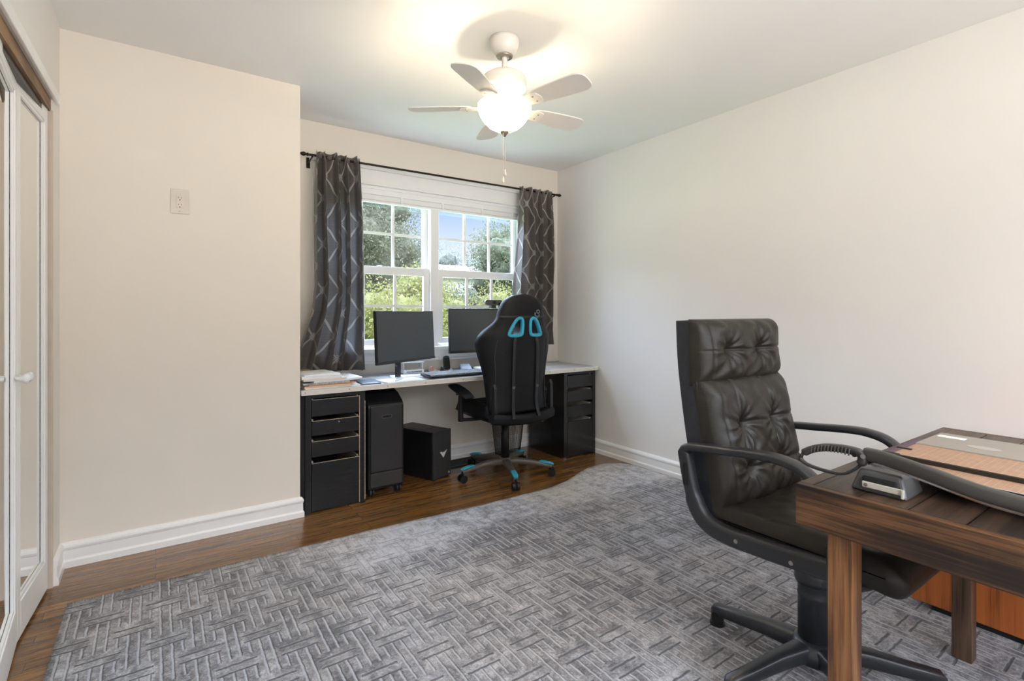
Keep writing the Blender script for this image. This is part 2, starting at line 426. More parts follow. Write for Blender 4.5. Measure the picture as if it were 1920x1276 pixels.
def board_mat():
    t = NT('cutting_board_tan'); g = t.n('ShaderNodeNewGeometry'); sx = t.n('ShaderNodeSeparateXYZ'); t.l(g.outputs['Position'], sx.inputs[0])
    ls = []
    for ax in ('X', 'Y'):
        f = t.m_('FRACT', t.m_('DIVIDE', sx.outputs[ax], .0127)); ls.append(t.m_('LESS_THAN', f, .09))
        f = t.m_('FRACT', t.m_('DIVIDE', sx.outputs[ax], .0508)); ls.append(t.m_('LESS_THAN', f, .045))
    l_ = ls[0]
    for q in ls[1:]: l_ = t.m_('MAXIMUM', l_, q)
    nz = t.noise(t.pos(), 60, 4, .7)
    c = t.ramp(nz, (.3, (.27, .15, .088)), (.7, (.35, .205, .13)))
    t.col(t.mix(t.m_('MULTIPLY', l_, .35), c, (.55, .38, .28))); t.set(Roughness=.5); return t.m
boardm = board_mat()
taupe = mat('taupe_plastic', (.25, .22, .18), .4, var=.03)

# ------------------------------------------------------------ setting
XL, XR, YB, YA, XA, CZ = -.356, 3.0, 3.58, 3.065, .672, 2.44
YR = -1.0
struct('floor', MB().box(XL-.8, XR+.1, YR-.1, YB+.1, -.1, 0), floorm)
struct('ceiling', MB().box(XL-.8, XR+.15, YR-.15, YB+.3, CZ, CZ+.15), ceilm)
struct('wall_right', MB().box(XR, XR+.15, YR-.15, YB+.2, 0, CZ), whitew)
# window wall
WX0, WX1, WZ0, WZ1 = .93, 2.62, .90, 2.07
m = MB(); m.box(XA-.1, WX0, YB, YB+.16, 0, CZ).box(WX1, XR, YB, YB+.16, 0, CZ).box(WX0, WX1, YB, YB+.16, 0, WZ0).box(WX0, WX1, YB, YB+.16, WZ1, CZ)
struct('wall_back', m, wallm)
struct('wall_alcove', MB().box(XL-.8, XA, YA, YB+.16, 0, CZ), wallm)
# left wall with closet opening
CY0, CY1 = .55, 2.875
hz = lambda y: 2.060+(y-2.96)*.058
m = MB(); m.box(XL-.12, XL, CY1, YA, 0, CZ).box(XL-.12, XL, YR, CY0, 0, CZ)
m.prism([(CY0, hz(CY0)), (CY1, hz(CY1)), (CY1, CZ), (CY0, CZ)], 'x', XL-.12, XL)
struct('wall_left', m, whitew)
m = MB().box(XL-.75, XL-.70, CY0-.1, CY1+.1, 0, CZ).box(XL-.75, XL-.12, CY0-.15, CY0-.1, 0, CZ).box(XL-.7, XL-.12, CY1+.04, CY1+.1, 0, CZ)
struct('wall_closet', m, wallm)
# rear wall; its unseen glazed opening is added to let in fill light
RA, RB, RC, RD = .0, 2.25, .45, 2.25
m = MB(); m.box(XL-.12, RA, YR-.15, YR, 0, CZ).box(RB, XR, YR-.15, YR, 0, CZ).box(RA, RB, YR-.15, YR, 0, RC).box(RA, RB, YR-.15, YR, RD, CZ)
struct('wall_rear', m, whitew)
m = MB(); m.box(RA, RA+.05, YR-.1, YR-.02, RC, RD).box(RB-.05, RB, YR-.1, YR-.02, RC, RD).box(RA+.05, RB-.05, YR-.1, YR-.02, RC, RC+.05).box(RA+.05, RB-.05, YR-.1, YR-.02, RD-.05, RD).box(1.38, 1.42, YR-.1, YR-.02, RC+.05, RD-.05)
wn = struct('fill_window', m, frame_w)
obj('glass', MB().box(RA+.05, RB-.05, YR-.063, YR-.057, RC+.05, RD-.05), glassm, wn)

BP = [(0, 0), (.019, 0), (.019, .028), (.015, .034), (.0135, .038), (.0125, .078), (.015, .083), (.017, .092), (.015, .101), (.011, .106), (.009, .110), (.003, .113), (0, .113)]
def baseboard(name, a, b, nrm, ea=0, eb=0):
    """run from a to b; nrm points into the room; ea/eb mitre shift per offset"""
    a = Vector(a); b = Vector(b); d = (b-a).normalized(); n = Vector(nrm); vs = []
    for P, s in ((a, ea), (b, eb)):
        for q, z in BP: vs.append((*(P+n*q+d*(s*q)), z))
    k = len(BP); fs = [tuple(range(k)), tuple(range(2*k-1, k-1, -1))]+[(i, (i+1) % k, k+(i+1) % k, k+i) for i in range(k)]
    return struct(name, MB().add(vs, fs), trimm)
baseboard('baseboard_left', (XL, CY1), (XL, YA), (1, 0), 0, -1)
baseboard('baseboard_alcove', (XL, YA), (XA, YA), (0, -1), 1, 1)
baseboard('baseboard_back', (XA, YB), (XR, YB), (0, -1), 0, -1)
baseboard('baseboard_right', (XR, YB), (XR, YR), (-1, 0), 1, 0)

# closet header trim, bare board, track
def slab(y0, y1, z0, z1, x0, x1): return MB().prism([(y0, hz(y0)+z0), (y1, hz(y1)+z0), (y1, hz(y1)+z1), (y0, hz(y0)+z1)], 'x', x0, x1)
struct('trim_1', slab(CY0-.06, 2.955, -.004, .040, XL, XL+.014), trimm, bevel=.003)
struct('trim_2', slab(CY0, CY1, -.055, -.003, XL-.10, XL-.006), track_wood)
struct('trim_3', slab(CY0, CY1-.02, -.078, -.050, XL-.062, XL-.018), dark_metal)
struct('trim_4', MB().box(XL-.12, XL+.001, CY1-.012, CY1, 0, hz(CY1)-.05), mat('door_jamb_paint', (.62, .52, .42), .5))

# mirrored bifold closet doors
DX = XL-.012
def leaf(name, y0, y1, top0, top1, x0, x1, knob=None):
    """x0 at y0, x1 at y1: leaf plane"""
    L = math.hypot(y1-y0, x1-x0); ang = math.atan2(-(x1-x0), y1-y0)
    Mx = Matrix.Translation((x0, y0, 0)) @ Matrix.Rotation(ang, 4, 'Z')
    st = .040; th = .030; m = MB(); zt = min(top0, top1); b = .012
    m.box(-th, 0, 0, st, b, zt, Mx).box(-th, 0, L-st, L, b, zt, Mx)
    m.box(-th, 0, st, L-st, b, .135, Mx).box(-th, 0, st, L-st, zt-.06, zt, Mx)
    d = struct(name, m, doorw, bevel=.002)
    # inner bead round the glass
    m = MB(); q = .012
    m.box(-.012, -.004, st, st+q, .135, zt-.06, Mx).box(-.012, -.004, L-st-q, L-st, .135, zt-.06, Mx)
    m.box(-.012, -.004, st, L-st, .135, .135+q, Mx).box(-.012, -.004, st, L-st, zt-.06-q, zt-.06, Mx)
    obj('glazing_bead', m, doorw, d)
    obj('mirror', MB().box(-.018, -.013, st, L-st, .135, zt-.06, Mx), mirrorm, d, label='tall mirror panel with dark worn silvering at its edge')
    obj('silvering_wear', MB().box(-.0128, -.0122, L-st-q-.006, L-st-q, .14, zt-.07, Mx), mat('worn_silvering', (.12, .11, .10), .5, var=.8, vs=90), d)
    if knob is not None:
        k = MB().lathe([(0, 0), (.008, 0), (.007, .008), (.009, .016), (.016, .022), (.0175, .029), (.014, .034), (.006, .037), (0, .0375)], n=20)
        TR(k, Mx @ Matrix.Translation((0, knob, .93)) @ Matrix.Rotation(PI/2, 4, 'Y'))
        obj('knob', k, doorw, d)
    return d
leaf('door_1', 2.435, 2.845, 2.000, 2.02, DX-.026, DX, .022)
leaf('door_2', 2.02, 2.432, 1.97, 2.0, DX, DX-.026, .37)
leaf('door_3', 1.60, 2.015, 1.95, 1.97, DX-.01, DX, .022)
leaf('door_4', 1.19, 1.596, 1.93, 1.95, DX, DX-.01, .37)

# ------------------------------------------------------------ window
YG = YB+.075
struct('trim_5', MB().box(.86, .93, YB-.016, YB, .898, 2.085).box(2.62, 2.69, YB-.016, YB, .898, 2.085), trimm, bevel=.003)
struct('trim_6', MB().box(.86, 2.69, YB-.018, YB, 2.085, 2.175).box(.84, 2.71, YB-.030, YB, 2.175, 2.20).box(.93, 2.62, YB-.024, YB, 2.068, 2.085), trimm, bevel=.003)
struct('trim_7', MB().box(.82, 2.73, YB-.045, YB, .870, .898).box(.932, 2.618, YB, YB+.075, .880, .8975), trimm, bevel=.004)
struct('trim_8', MB().box(.86, 2.69, YB-.016, YB, .805, .870).box(.86, 2.69, YB-.024, YB, .79, .805), trimm, bevel=.003)
# jambs + mullion
m = MB(); m.box(.931, .952, YB, YB+.14, .899, 2.069).box(2.598, 2.619, YB, YB+.14, .899, 2.069).box(.952, 2.598, YB+.001, YB+.139, 2.045, 2.069)
m.box(1.745, 1.812, YB+.02, YB+.138, .899, 2.045).box(.952, 1.745, YB+.077, YB+.139, .886, .915).box(1.812, 2.598, YB+.077, YB+.139, .886, .915)
struct('trim_9', m, frame_w, bevel=.003)
def sash_window(name, x0, x1):
    o = None
    m = MB(); f = .036; r = .03
    zt, zm0, zm1, zb = 2.045, 1.437, 1.497, .915
    yl, yu = YB+.045, YB+.085     # lower sash in front
    # upper sash
    m.box(x0, x0+f, yu, yu+r, zm0, zt).box(x1-f, x1, yu, yu+r, zm0, zt).box(x0+f, x1-f, yu+.001, yu+r-.001, zt-.04, zt-.001).box(x0+f, x1-f, yu+.001, yu+r-.001, zm0+.005, zm1)
    wd = struct(name, m, frame_w, bevel=.002)
    m = MB()
    m.box(x0+.001, x0+f+.012, yl, yl+r, zb, zm1).box(x1-f-.012, x1-.001, yl, yl+r, zb, zm1).box(x0+f+.012, x1-f-.012, yl+.001, yl+r-.001, zb+.001, zb+.045).box(x0+f+.012, x1-f-.012, yl+.001, yl+r-.001, zm0, zm1-.002)
    obj('lower_sash', m, frame_w, wd, bevel=.002)
    gx0, gx1 = x0+f, x1-f
    a = MB(); b = MB()
    for k in (1, 2):
        xx = gx0+(gx1-gx0)*k/3
        a.box(xx-.010, xx+.010, yu+.008, yu+.022, zm1, zt-.04); b.box(xx-.010, xx+.010, yl+.008, yl+.022, zb+.045, zm0)
    zz = 1.745; a.box(gx0, gx1, yu+.009, yu+.021, zz-.010, zz+.010)
    zz = 1.205; b.box(gx0, gx1, yl+.009, yl+.021, zz-.010, zz+.010)
    obj('muntins', a, frame_w, wd); obj('muntins', b, frame_w, wd)
    obj('glass', MB().box(gx0, gx1, yu+.012, yu+.017, zm1, zt-.04), glassm, wd)
    obj('glass', MB().box(gx0, gx1, yl+.012, yl+.017, zb+.045, zm0), glassm, wd)
    lk = MB().lathe([(0, 0), (.022, 0), (.022, .006), (.012, .012), (0, .012)], ((x0+x1)/2, yl+.012, zm1-.006), 16).box((x0+x1)/2-.03, (x0+x1)/2+.03, yl+.002, yl+.024, zm1-.008, zm1-.002)
    obj('sash_lock', lk, frame_w, wd)
sash_window('window_1', .952, 1.745)
sash_window('window_2', 1.812, 2.598)
# rolled-up blind
t = thing('window_blind', 'white blind stacked up at the top of the window', 'blind', (1.77, YB+.02, 1.97))
obj('headrail', MB().box(.955, 2.595, YB+.002, YB+.042, 2.005, 2.045), frame_w, t, bevel=.003)
m = MB()
for k in range(9): m.box(.96, 2.59, YB+.006, YB+.036, 1.968+k*.004, 1.9717+k*.004)
obj('slats', m, frame_w, t)
obj('bottom_rail', MB().box(.958, 2.592, YB+.004, YB+.040, 1.950, 1.966), frame_w, t, bevel=.003)
for x in (1.16, 1.50, 1.84, 2.20, 2.50):
    obj('clip', MB().box(x-.008, x+.008, YB-.002, YB+.004, 1.955, 2.000).cyl((x, YB+.001, 1.998), (x, YB+.003, 1.998), .012, n=12), frame_w, t)

# ------------------------------------------------------------ curtains and rod
YC = 3.47
def rz(x): return 2.180+(x-.8)*.006
t = thing('curtain_rod', 'thin black curtain rod with finials above the window', 'curtain rod', (1.85, YC, 2.18))
obj('pole', MB().tube([(.81, YC, rz(.81)), (2.90, YC, rz(2.9))], .0075, 14), dark_metal, t)
for x, s in ((.81, -1), (2.90, 1)):
    f = MB().lathe([(0, -.002), (.011, 0), (.011, .008), (.006, .012), (.012, .020), (.0145, .030), (.010, .042), (.004, .052), (0, .055)], n=16)
    TR(f, Matrix.Translation((x, YC, rz(x))) @ Matrix.Rotation(s*PI/2, 4, 'Y')); obj('finial', f, dark_metal, t)
for x in (.835, 2.875):
    b = MB().tube([(x, YB, rz(x)-.03), (x, YB-.05, rz(x)-.022), (x, YC, rz(x)-.012)], .005, 8).box(x-.012, x+.012, YB-.004, YB, rz(x)-.06, rz(x)+.01).tube([(x, YC-.012, rz(x)-.004), (x, YC-.006, rz(x)-.012), (x, YC+.006, rz(x)-.012), (x, YC+.012, rz(x)-.004)], .004, 8)
    obj('bracket', b, dark_metal, t)

def curtain(label, x0t, x1t, edgeL, edgeR, zb, folds, seed, flare=0.0):
    rnd = random.Random(seed)
    ph = [rnd.uniform(0, 6.28) for _ in range(6)]
    cloth = (x1t-x0t)*2.6
    def shape(u, v):
        # v: 0 top, 1 bottom
        z = rz(1)+.028-(rz(1)+.028-zb)*v
        xl = lerp(edgeL, v); xr = lerp(edgeR, v)
        uu = u+.018*math.sin(2*PI*folds*u*.5+ph[0])+.01*math.sin(5*v+ph[1])*math.sin(PI*u)
        x = xl+(xr-xl)*uu
        amp = .026+.030*min(1, v*5)+.012*v
        th = 2*PI*folds*u+ph[2]+.7*math.sin(2.2*v+ph[3])+.5*math.sin(7*u+3*v)
        y = YC+.004-amp*(math.sin(th)+.32*math.sin(2*th+ph[4]))
        x += .4*amp*math.cos(th)*.6
        if v < .03:                                   # gathered heading pinched on the rod
            q = 1-v/.03; z += .005*q*math.sin(1.5*th)+.004
        if v > .9: y -= .03*(v-.9)/.1*math.sin(th*.5)
        y -= flare*max(0, v-.55)*max(0, 1-u*1.6)
        z += .006*math.sin(th)*(v > .95)
        return (x, min(y, YB-.03), z)
    m = MB().grid(shape, 150, 90, uvf=lambda u, v: (u*cloth, (1-v)*1.42+.07))
    t = thing('curtain', label, 'curtain', ((x0t+x1t)/2, YC, zb), group='trellis curtains at the window')
    obj('cloth_panel', m, curtm, t, solid=.0015, fix=False)
    # back tabs round the rod
    for k in range(5):
        x = x0t+(x1t-x0t)*(k+.5)/5; th = [2*PI*i/12 for i in range(12)]
        g = MB()
        pts = [(x, YC+.0125*math.cos(a), rz(x)+.0125*math.sin(a)) for a in th]
        n = len(pts); vs = [(p[0]-.016, p[1], p[2]) for p in pts]+[(p[0]+.016, p[1], p[2]) for p in pts]
        g.add(vs, [(i, (i+1) % n, n+(i+1) % n, n+i) for i in range(n)], True)
        obj('tab', g, curtm, t, solid=.0015, fix=False)
curtain('charcoal curtain with pale trellis lines on the left side of the window', .85, 1.15,
        [(0, .855), (.3, .850), (.6, .855), (.72, .83), (.85, .765), (1, .70)], [(0, 1.150), (.3, 1.175), (.7, 1.185), (1, 1.19)], .765, 4.5, 3, .10)
curtain('charcoal curtain with pale trellis lines on the right side, behind the gaming chair', 2.50, 2.85,
        [(0, 2.495), (.3, 2.47), (.65, 2.42), (.8, 2.44), (1, 2.50)], [(0, 2.845), (.5, 2.88), (.8, 2.86), (1, 2.83)], .88, 4, 11)

# outlet plate on the alcove wall
t = thing('wall_outlet', 'beige wall outlet plate high on the left wall', 'outlet', (.0995, YA, 1.714))
obj('cover_plate', MB().box(.0595, .1395, YA-.006, YA, 1.652, 1.776), mat('outlet_plate', (.70, .63, .54), .35), t, bevel=.003)
obj('receptacle', MB().box(.083, .116, YA-.0085, YA-.005, 1.681, 1.747), mat('outlet_face', (.70, .64, .56), .3), t, bevel=.001)
m = MB()
for z in (1.732, 1.697):
    m.box(.0925, .0945, YA-.009, YA-.0083, z-.003, z+.004).box(.1045, .1065, YA-.009, YA-.0083, z-.003, z+.004).cyl((.0995, YA-.009, z-.011), (.0995, YA-.0083, z-.011), .0027, n=10)
obj('slots', m, hole, t)
obj('screw', MB().cyl((.0995, YA-.0068, 1.664), (.0995, YA-.006, 1.664), .0025, n=10), nickel, t)
# floor register
t = thing('floor_register', 'black slatted floor vent under the desk beside the computer tower', 'floor vent', (1.9, 3.44, 0))
obj('frame', MB().box(1.74, 2.14, 3.37, 3.385, 0, .008).box(1.74, 2.14, 3.525, 3.54, 0, .008).box(1.74, 1.755, 3.385, 3.525, 0, .008).box(2.125, 2.14, 3.385, 3.525, 0, .008).box(1.755, 2.125, 3.385, 3.525, 0, .002), black_pl, t)
m = MB()
for k in range(24): m.box(1.762+k*.0155, 1.768+k*.0155, 3.387, 3.523, .002, .007, RZ(0))
m.box(1.755, 2.125, 3.43, 3.434, .002, .0075).box(1.755, 2.125, 3.476, 3.48, .002, .0075)
obj('louvers', m, grey_pl, t)

# ------------------------------------------------------------ rug
edge = [(-.28, 2.65), (.4, 2.645), (.95, 2.635), (1.6, 2.60), (2.12, 2.60), (2.3, 2.645), (2.48, 2.725), (2.62, 2.775), (2.78, 2.79), (2.90, 2.73), (2.955, 2.62)]
def rugf(u, v):
    x = -.285+u*(2.955+.285); y1 = lerp(edge, x); y = -.1+(y1+.1)*v
    wr = .010*math.exp(-((x-2.7)/.16)**2-((y-2.68)/.09)**2)
    return (x-.012*(1-v), y, .011+wr+.0015*math.sin(3*x)*math.sin(4*y))
m = MB().grid(rugf, 120, 100)
U = 121; bot = []
ring = [i for i in range(U)]+[j*U+120 for j in range(1, 101)]+[100*U+i for i in range(119, -1, -1)]+[j*U for j in range(99, 0, -1)]
n0 = len(m.v); m.v += [(m.v[i][0], m.v[i][1], .0008) for i in ring]
for k in range(len(ring)): m.f.append((ring[k], ring[(k+1) % len(ring)], n0+(k+1) % len(ring), n0+k)); m.sm.append(False)
rug = obj('area_rug', m, rugm, loc=(1.33, 1.3, 0))
tag(rug, 'large grey carved rug with woven bar pattern covering the floor', 'rug')

# ------------------------------------------------------------ built-in desk under the window
DZ = .712
t = thing('desk', 'long pale laminate desktop with studded front edge under the window', 'desk', (1.84, 3.3, 0))
obj('desktop', MB().box(.676, 2.996, 3.058, 3.560, .690, DZ), deskm, t, bevel=.001)
obj('edge_strip', MB().box(.676, 2.996, 3.048, 3.058, .684, .7135), mat('edge_strip_cream', (.72, .68, .62), .3), t, bevel=.001)
for x in (.695, .946, 1.184, 1.441, 1.719, 1.98, 2.23, 2.481, 2.73, 2.94):
    obj('screw', MB().cyl((x, 3.0465, .700), (x, 3.049, .700), .0042, n=10), nickel, t)
obj('back_strip', MB().box(.676, 2.996, 3.553, 3.560, DZ, .722), mat('edge_strip_back', (.40, .42, .46), .4), t)

def drawer_unit(x0, x1, m, label, worn, group):
    t = thing('drawer_unit', label, 'drawer unit', ((x0+x1)/2, 3.3, 0), group=group)
    y0, y1, zt = 3.068, 3.52, .683; e = .034
    c = MB().box(x0, x0+e, y0, y1, 0, zt).box(x1-e, x1, y0, y1, 0, zt).box(x0+e, x1-e, y0, y1, zt-.022, zt).box(x0+e, x1-e, y1-.012, y1, 0, zt-.022).box(x0+e, x1-e, y0+.02, y1-.012, 0, .012)
    obj('carcass', c, m, t, bevel=.0015)
    ins = mat('drawer_interior_'+str(x0), (.45, .39, .31) if worn else (.62, .56, .46), .6)
    for za, zb in ((.556, .653), (.445, .530), (.322, .412), (.012, .287)):
        f = obj('drawer', MB().box(x0+e+.002, x1-e-.002, y0-.001, y0+.016, za, zb), m, t, bevel=.0015)
        b = MB().box(x0+e+.004, x0+e+.014, y0+.017, y1-.02, za, zb+.008).box(x1-e-.014, x1-e-.004, y0+.017, y1-.02, za, zb+.008).box(x0+e+.014, x1-e-.014, y0+.017, y1-.02, za, za+.008)
        obj('drawer_box', b, ins, f)
        if worn:
            obj('worn_edge', MB().box(x0+e+.002, x1-e-.002, y0-.0016, y0+.002, zb-.002, zb+.0006), birch, f, label='pale worn strip along the drawer top')
    if worn:
        obj('worn_edge', MB().box(x1-e-.003, x1-e+.001, y0-.0008, y0+.002, .01, .655).box(x1-.0035, x1+.0006, y0-.0006, y0+.002, .02, .62), birch, t, label='pale worn strip down the carcass edge')
        obj('lock', MB().cyl((x0+.19, y0-.003, .512), (x0+.19, y0, .512), .006, n=12), chrome, t)
    else:
        obj('metal_foot', MB().box(x0-.001, x0+.02, y0-.002, y0+.02, 0, .012), chrome, t)
    return t
drawer_unit(.700, 1.048, wornb, 'worn black drawer unit under the left end of the desk', True, 'black drawer units under the desk')
drawer_unit(2.640, 2.978, gloss_black, 'glossy black drawer unit under the right end of the desk by the wall', False, 'black drawer units under the desk')
obj('dark_filler', MB().box(.676, .699, 3.075, 3.5, 0, .683), hole)
tag(bpy.data.objects['dark_filler'], 'narrow black filler board between alcove wall and worn drawer unit', 'board')
bpy.data.objects['dark_filler'].name = 'filler_board'

# shredder bin on casters
t = thing('paper_shredder', 'tall black shredder bin on casters beside the worn drawer unit', 'shredder', (1.2, 3.3, 0))
x0, x1, yf = 1.082, 1.318, 3.115
prof = [(yf, .045), (yf, .560), (yf+.006, .575), (yf+.02, .590), (yf+.09, .632), (yf+.17, .655), (yf+.27, .655), (yf+.34, .63), (yf+.36, .58), (yf+.36, .045)]
obj('housing', MB().prism(prof, 'x', x0, x1), black_pl, t, bevel=.008, seg=3)
obj('bin_front', MB().box(x0+.012, x1-.012, yf-.010, yf+.004, .155, .572), grey_pl, t, bevel=.007, seg=3, label='satin charcoal pull-out bin front')
obj('bin_base', MB().box(x0+.012, x1-.012, yf-.008, yf+.004, .062, .150), mat('charcoal_plinth', (.032, .032, .032), .35), t, bevel=.004)
hs = []
for a in range(24):
    th = 2*PI*a/24; hs.append((1.200+math.copysign(.022, math.cos(th))+.010*math.cos(th), .500+.010*math.sin(th)))
obj('handle_slot', MB().prism(hs, 'y', yf-.0112, yf-.009), hole, t)
rim = [(p[0], yf-.0108, p[1]) for p in hs]; obj('slot_rim', MB().tube(rim, .0018, 6, True), mat('slot_rim', (.09, .09, .09), .4), t)
for x in (x0+.03, x1-.03):
    for y in (yf+.03, yf+.32):
        obj('caster', MB().cyl((x-.014, y, .024), (x-.004, y, .024), .024, n=20).cyl((x+.004, y, .024), (x+.014, y, .024), .024, n=20).cyl((x-.016, y, .024), (x+.016, y, .024), .008, n=10).cyl((x, y, .02), (x, y, .05), .008, n=10), grey_pl, t)

# computer tower
t = thing('computer_tower', 'small black computer tower with silver winged emblem under the desk', 'computer', (1.554, 3.172, 0), math.radians(20.7), local=True)
obj('case', MB().box(0, .181, .006, .385, .006, .332), black_pl, t, bevel=.006, seg=3)
obj('front_panel', MB().box(.0005, .1805, -.004, .008, .010, .334), mat('front_panel_grey', (.030, .030, .032), .4), t, bevel=.003)
obj('base', MB().box(.01, .17, .01, .37, 0, .008), hole, t)
em = [(-.027, .020), (-.012, .020), (-.004, .012), (.002, .018), (.006, .013), (.011, .020), (.015, .017), (.028, .026), (.000, -.018)]
obj('emblem', MB().prism([(.100+a*1.35, .165+b*1.15) for a, b in em], 'y', -.0056, -.0038), mat('emblem_silver', (.62, .62, .64), .35), t, label='silver winged V emblem')
obj('badge', MB().box(.152, .162, -.0052, -.0038, .030, .037).box(.150, .166, -.0052, -.0038, .024, .027), mat('badge_white', (.7, .7, .7), .4), t)
for k in range(5): obj('port', MB().box(.168, .173, -.0050, -.0038, .215+k*.016, .222+k*.016), hole, t)
obj('vent_grille', MB().box(.03, .15, .12, .27, .332, .3335), grey_pl, t)

# mesh waste basket
t = thing('waste_basket', 'black wire mesh waste basket behind the gaming chair', 'waste basket', (2.345, 3.425, 0))
wm = mat('black_wire', (.02, .02, .02), .4, .5); m = MB(); NB = 64
rad = lambda z: .098+.034*z/.29
for k in range(NB):
    a = 2*PI*k/NB; m.tube([(2.345+rad(z)*math.cos(a), 3.425+rad(z)*math.sin(a), z) for z in (.004, .29)], .0010, 4, caps=False)
for j in range(36):
    z = .01+j*.0078; m.tube([(2.345+rad(z)*math.cos(2*PI*k/32), 3.425+rad(z)*math.sin(2*PI*k/32), z) for k in range(32)], .0009, 4, True)
obj('mesh_wall', m, wm, t)
obj('rim', MB().tube([(2.345+.132*math.cos(2*PI*k/40), 3.425+.132*math.sin(2*PI*k/40), .29) for k in range(40)], .004, 8, True), wm, t)
obj('base', MB().lathe([(0, .0), (.10, 0), (.10, .012), (0, .012)], (2.345, 3.425, 0), 32), wm, t)

# ------------------------------------------------------------ things on the desk
def monitor(label, cx, cy, ang, w_, zb, nx, tilt, stand):
    t = thing('monitor', label, 'monitor', (cx, cy, DZ), math.radians(ang), group='monitors on the desk', local=True)
    h = w_*.565; z0 = zb-DZ
    M = Matrix.Translation((0, 0, z0+h/2)) @ Matrix.Rotation(math.radians(tilt), 4, 'X')
    obj('housing', MB().box(-w_/2, w_/2, 0, .022, -h/2, h/2, M).box(-w_*.3, w_*.3, .02, .045, -h*.3, h*.3, M), black_pl, t, bevel=.003)
    obj('screen', MB().box(-w_/2+.006, w_/2-.006, -.0015, .001, -h/2+.018, h/2-.006, M), screenm, t)
    obj('bezel_chin', MB().box(-w_/2, w_/2, -.003, .001, -h/2, -h/2+.016, M), mat('chin_'+str(cx), (.03, .032, .036), .3), t)
    obj('neck', MB().box(nx-.022, nx+.022, .045, .062, .006, z0+h*.45), stand, t, bevel=.003)
    return t
blk = mat('stand_dark', (.010, .012, .016), .35)
silv = mat('stand_silver', (.66, .67, .70), .3, .3)
t = monitor('monitor angled toward the chair, left one on the desk', 1.41, 3.27, 28, .61, .822, -.035, -3, blk)
obj('foot', MB().prism([(-.035-.02, .055), (-.20, -.06), (-.195, -.072), (-.02, .0), (.16, -.05), (.165, -.038), (.02, .075), (-.035, .08)], 'z', 0, .008), silv, t, bevel=.002, label='silver V-shaped stand foot')
obj('knob', MB().cyl((-.06, .05, .085), (-.056, .05, .085), .008, n=12), chrome, t)
t = monitor('monitor in front of the right sash, partly behind the gaming chair', 2.105, 3.41, 0, .60, .848, .06, -2, blk)
obj('foot', MB().box(-.10, .20, -.04, .10, 0, .008), blk, t, bevel=.003)
t = thing('webcam', 'small black webcam clipped on top of the right monitor', 'webcam', (2.19, 3.41, 1.187))
cb = [(2.19+math.copysign(.060, math.cos(a))+.020*math.cos(a), 1.236+.022*math.sin(a)) for a in [2*PI*k/24 for k in range(24)]]
obj('body', MB().prism(cb, 'y', 3.385, 3.41), mat('webcam_grey', (.06, .062, .065), .35), t, bevel=.004)
obj('lens', MB().cyl((2.19, 3.379, 1.236), (2.19, 3.387, 1.236), .014, n=20), black_pl, t)
obj('clip', MB().box(2.168, 2.212, 3.39, 3.43, 1.190, 1.216), grey_pl, t, bevel=.002)
obj('cable', MB().tube(smooth_path([(2.265, 3.402, 1.22), (2.285, 3.395, 1.17), (2.31, 3.39, 1.12), (2.32, 3.39, 1.02), (2.33, 3.42, .90)]), .0028, 6), frame_w, t, label='white cable hanging from the webcam')

t = thing('keyboard', 'grey computer keyboard near the desk front edge', 'keyboard', (1.73, 3.20, DZ), 0)
K0, K1 = 1.500, 1.955
M = RX(2.5, (0, 3.11, DZ))
obj('case', MB().box(K0, K1, 3.105, 3.262, DZ+.003, DZ+.018, M), black_pl, t, bevel=.004)
kc = mat('grey_keycap', (.30, .33, .37), .45); m = MB()
for r in range(6):
    for c in range(22):
        x = K0+.012+c*.0197; y = 3.112+r*.0243
        if r == 0 and 4 <= c <= 9:
            if c == 4: m.box(x, x+.115, y, y+.020, DZ+.018, DZ+.025, M)
            continue
        m.box(x, x+.0165, y, y+.0200, DZ+.018, DZ+.025, M)
obj('keys', m, kc, t, bevel=.0015, seg=1)

t = thing('cordless_phone', 'black cordless phone standing in its cradle between the monitors', 'phone', (1.80, 3.44, DZ))
M = RX(-12, (1.80, 3.44, DZ+.02))
ph = [(1.80+sx_*.0245+.000, z) for sx_, z in ((-1, DZ+.012), (1, DZ+.012), (1.05, DZ+.06), (1.0, DZ+.105), (.75, DZ+.118), (0, DZ+.122), (-.75, DZ+.118), (-1, DZ+.105), (-1.05, DZ+.06))]
obj('handset', MB().prism(ph, 'y', 3.425, 3.447, M), black_pl, t, bevel=.005, seg=3)
obj('earpiece', MB().box(1.790, 1.810, 3.4235, 3.426, DZ+.100, DZ+.103, M), chrome, t)
obj('cradle', MB().prism([(3.40, DZ), (3.485, DZ), (3.475, DZ+.035), (3.455, DZ+.038), (3.41, DZ+.012)], 'x', 1.765, 1.835), black_pl, t, bevel=.003)

t = thing('card_reader', 'dark tilted card terminal lying behind the keyboard', 'card terminal', (1.93, 3.38, DZ))
M = RZ(-22, (1.93, 3.38, 0))
obj('body', MB().prism([(3.31, DZ), (3.47, DZ), (3.47, DZ+.045), (3.31, DZ+.014)], 'x', 1.885, 1.975, M), mat('slate_plastic', (.05, .07, .10), .3), t, bevel=.005)
obj('top_face', MB().box(1.893, 1.967, 3.325, 3.46, DZ+.0485, DZ+.0505, M @ RX(11, (1.93, 3.47, DZ+.0485))), mat('slate_face', (.11, .14, .18), .3), t)

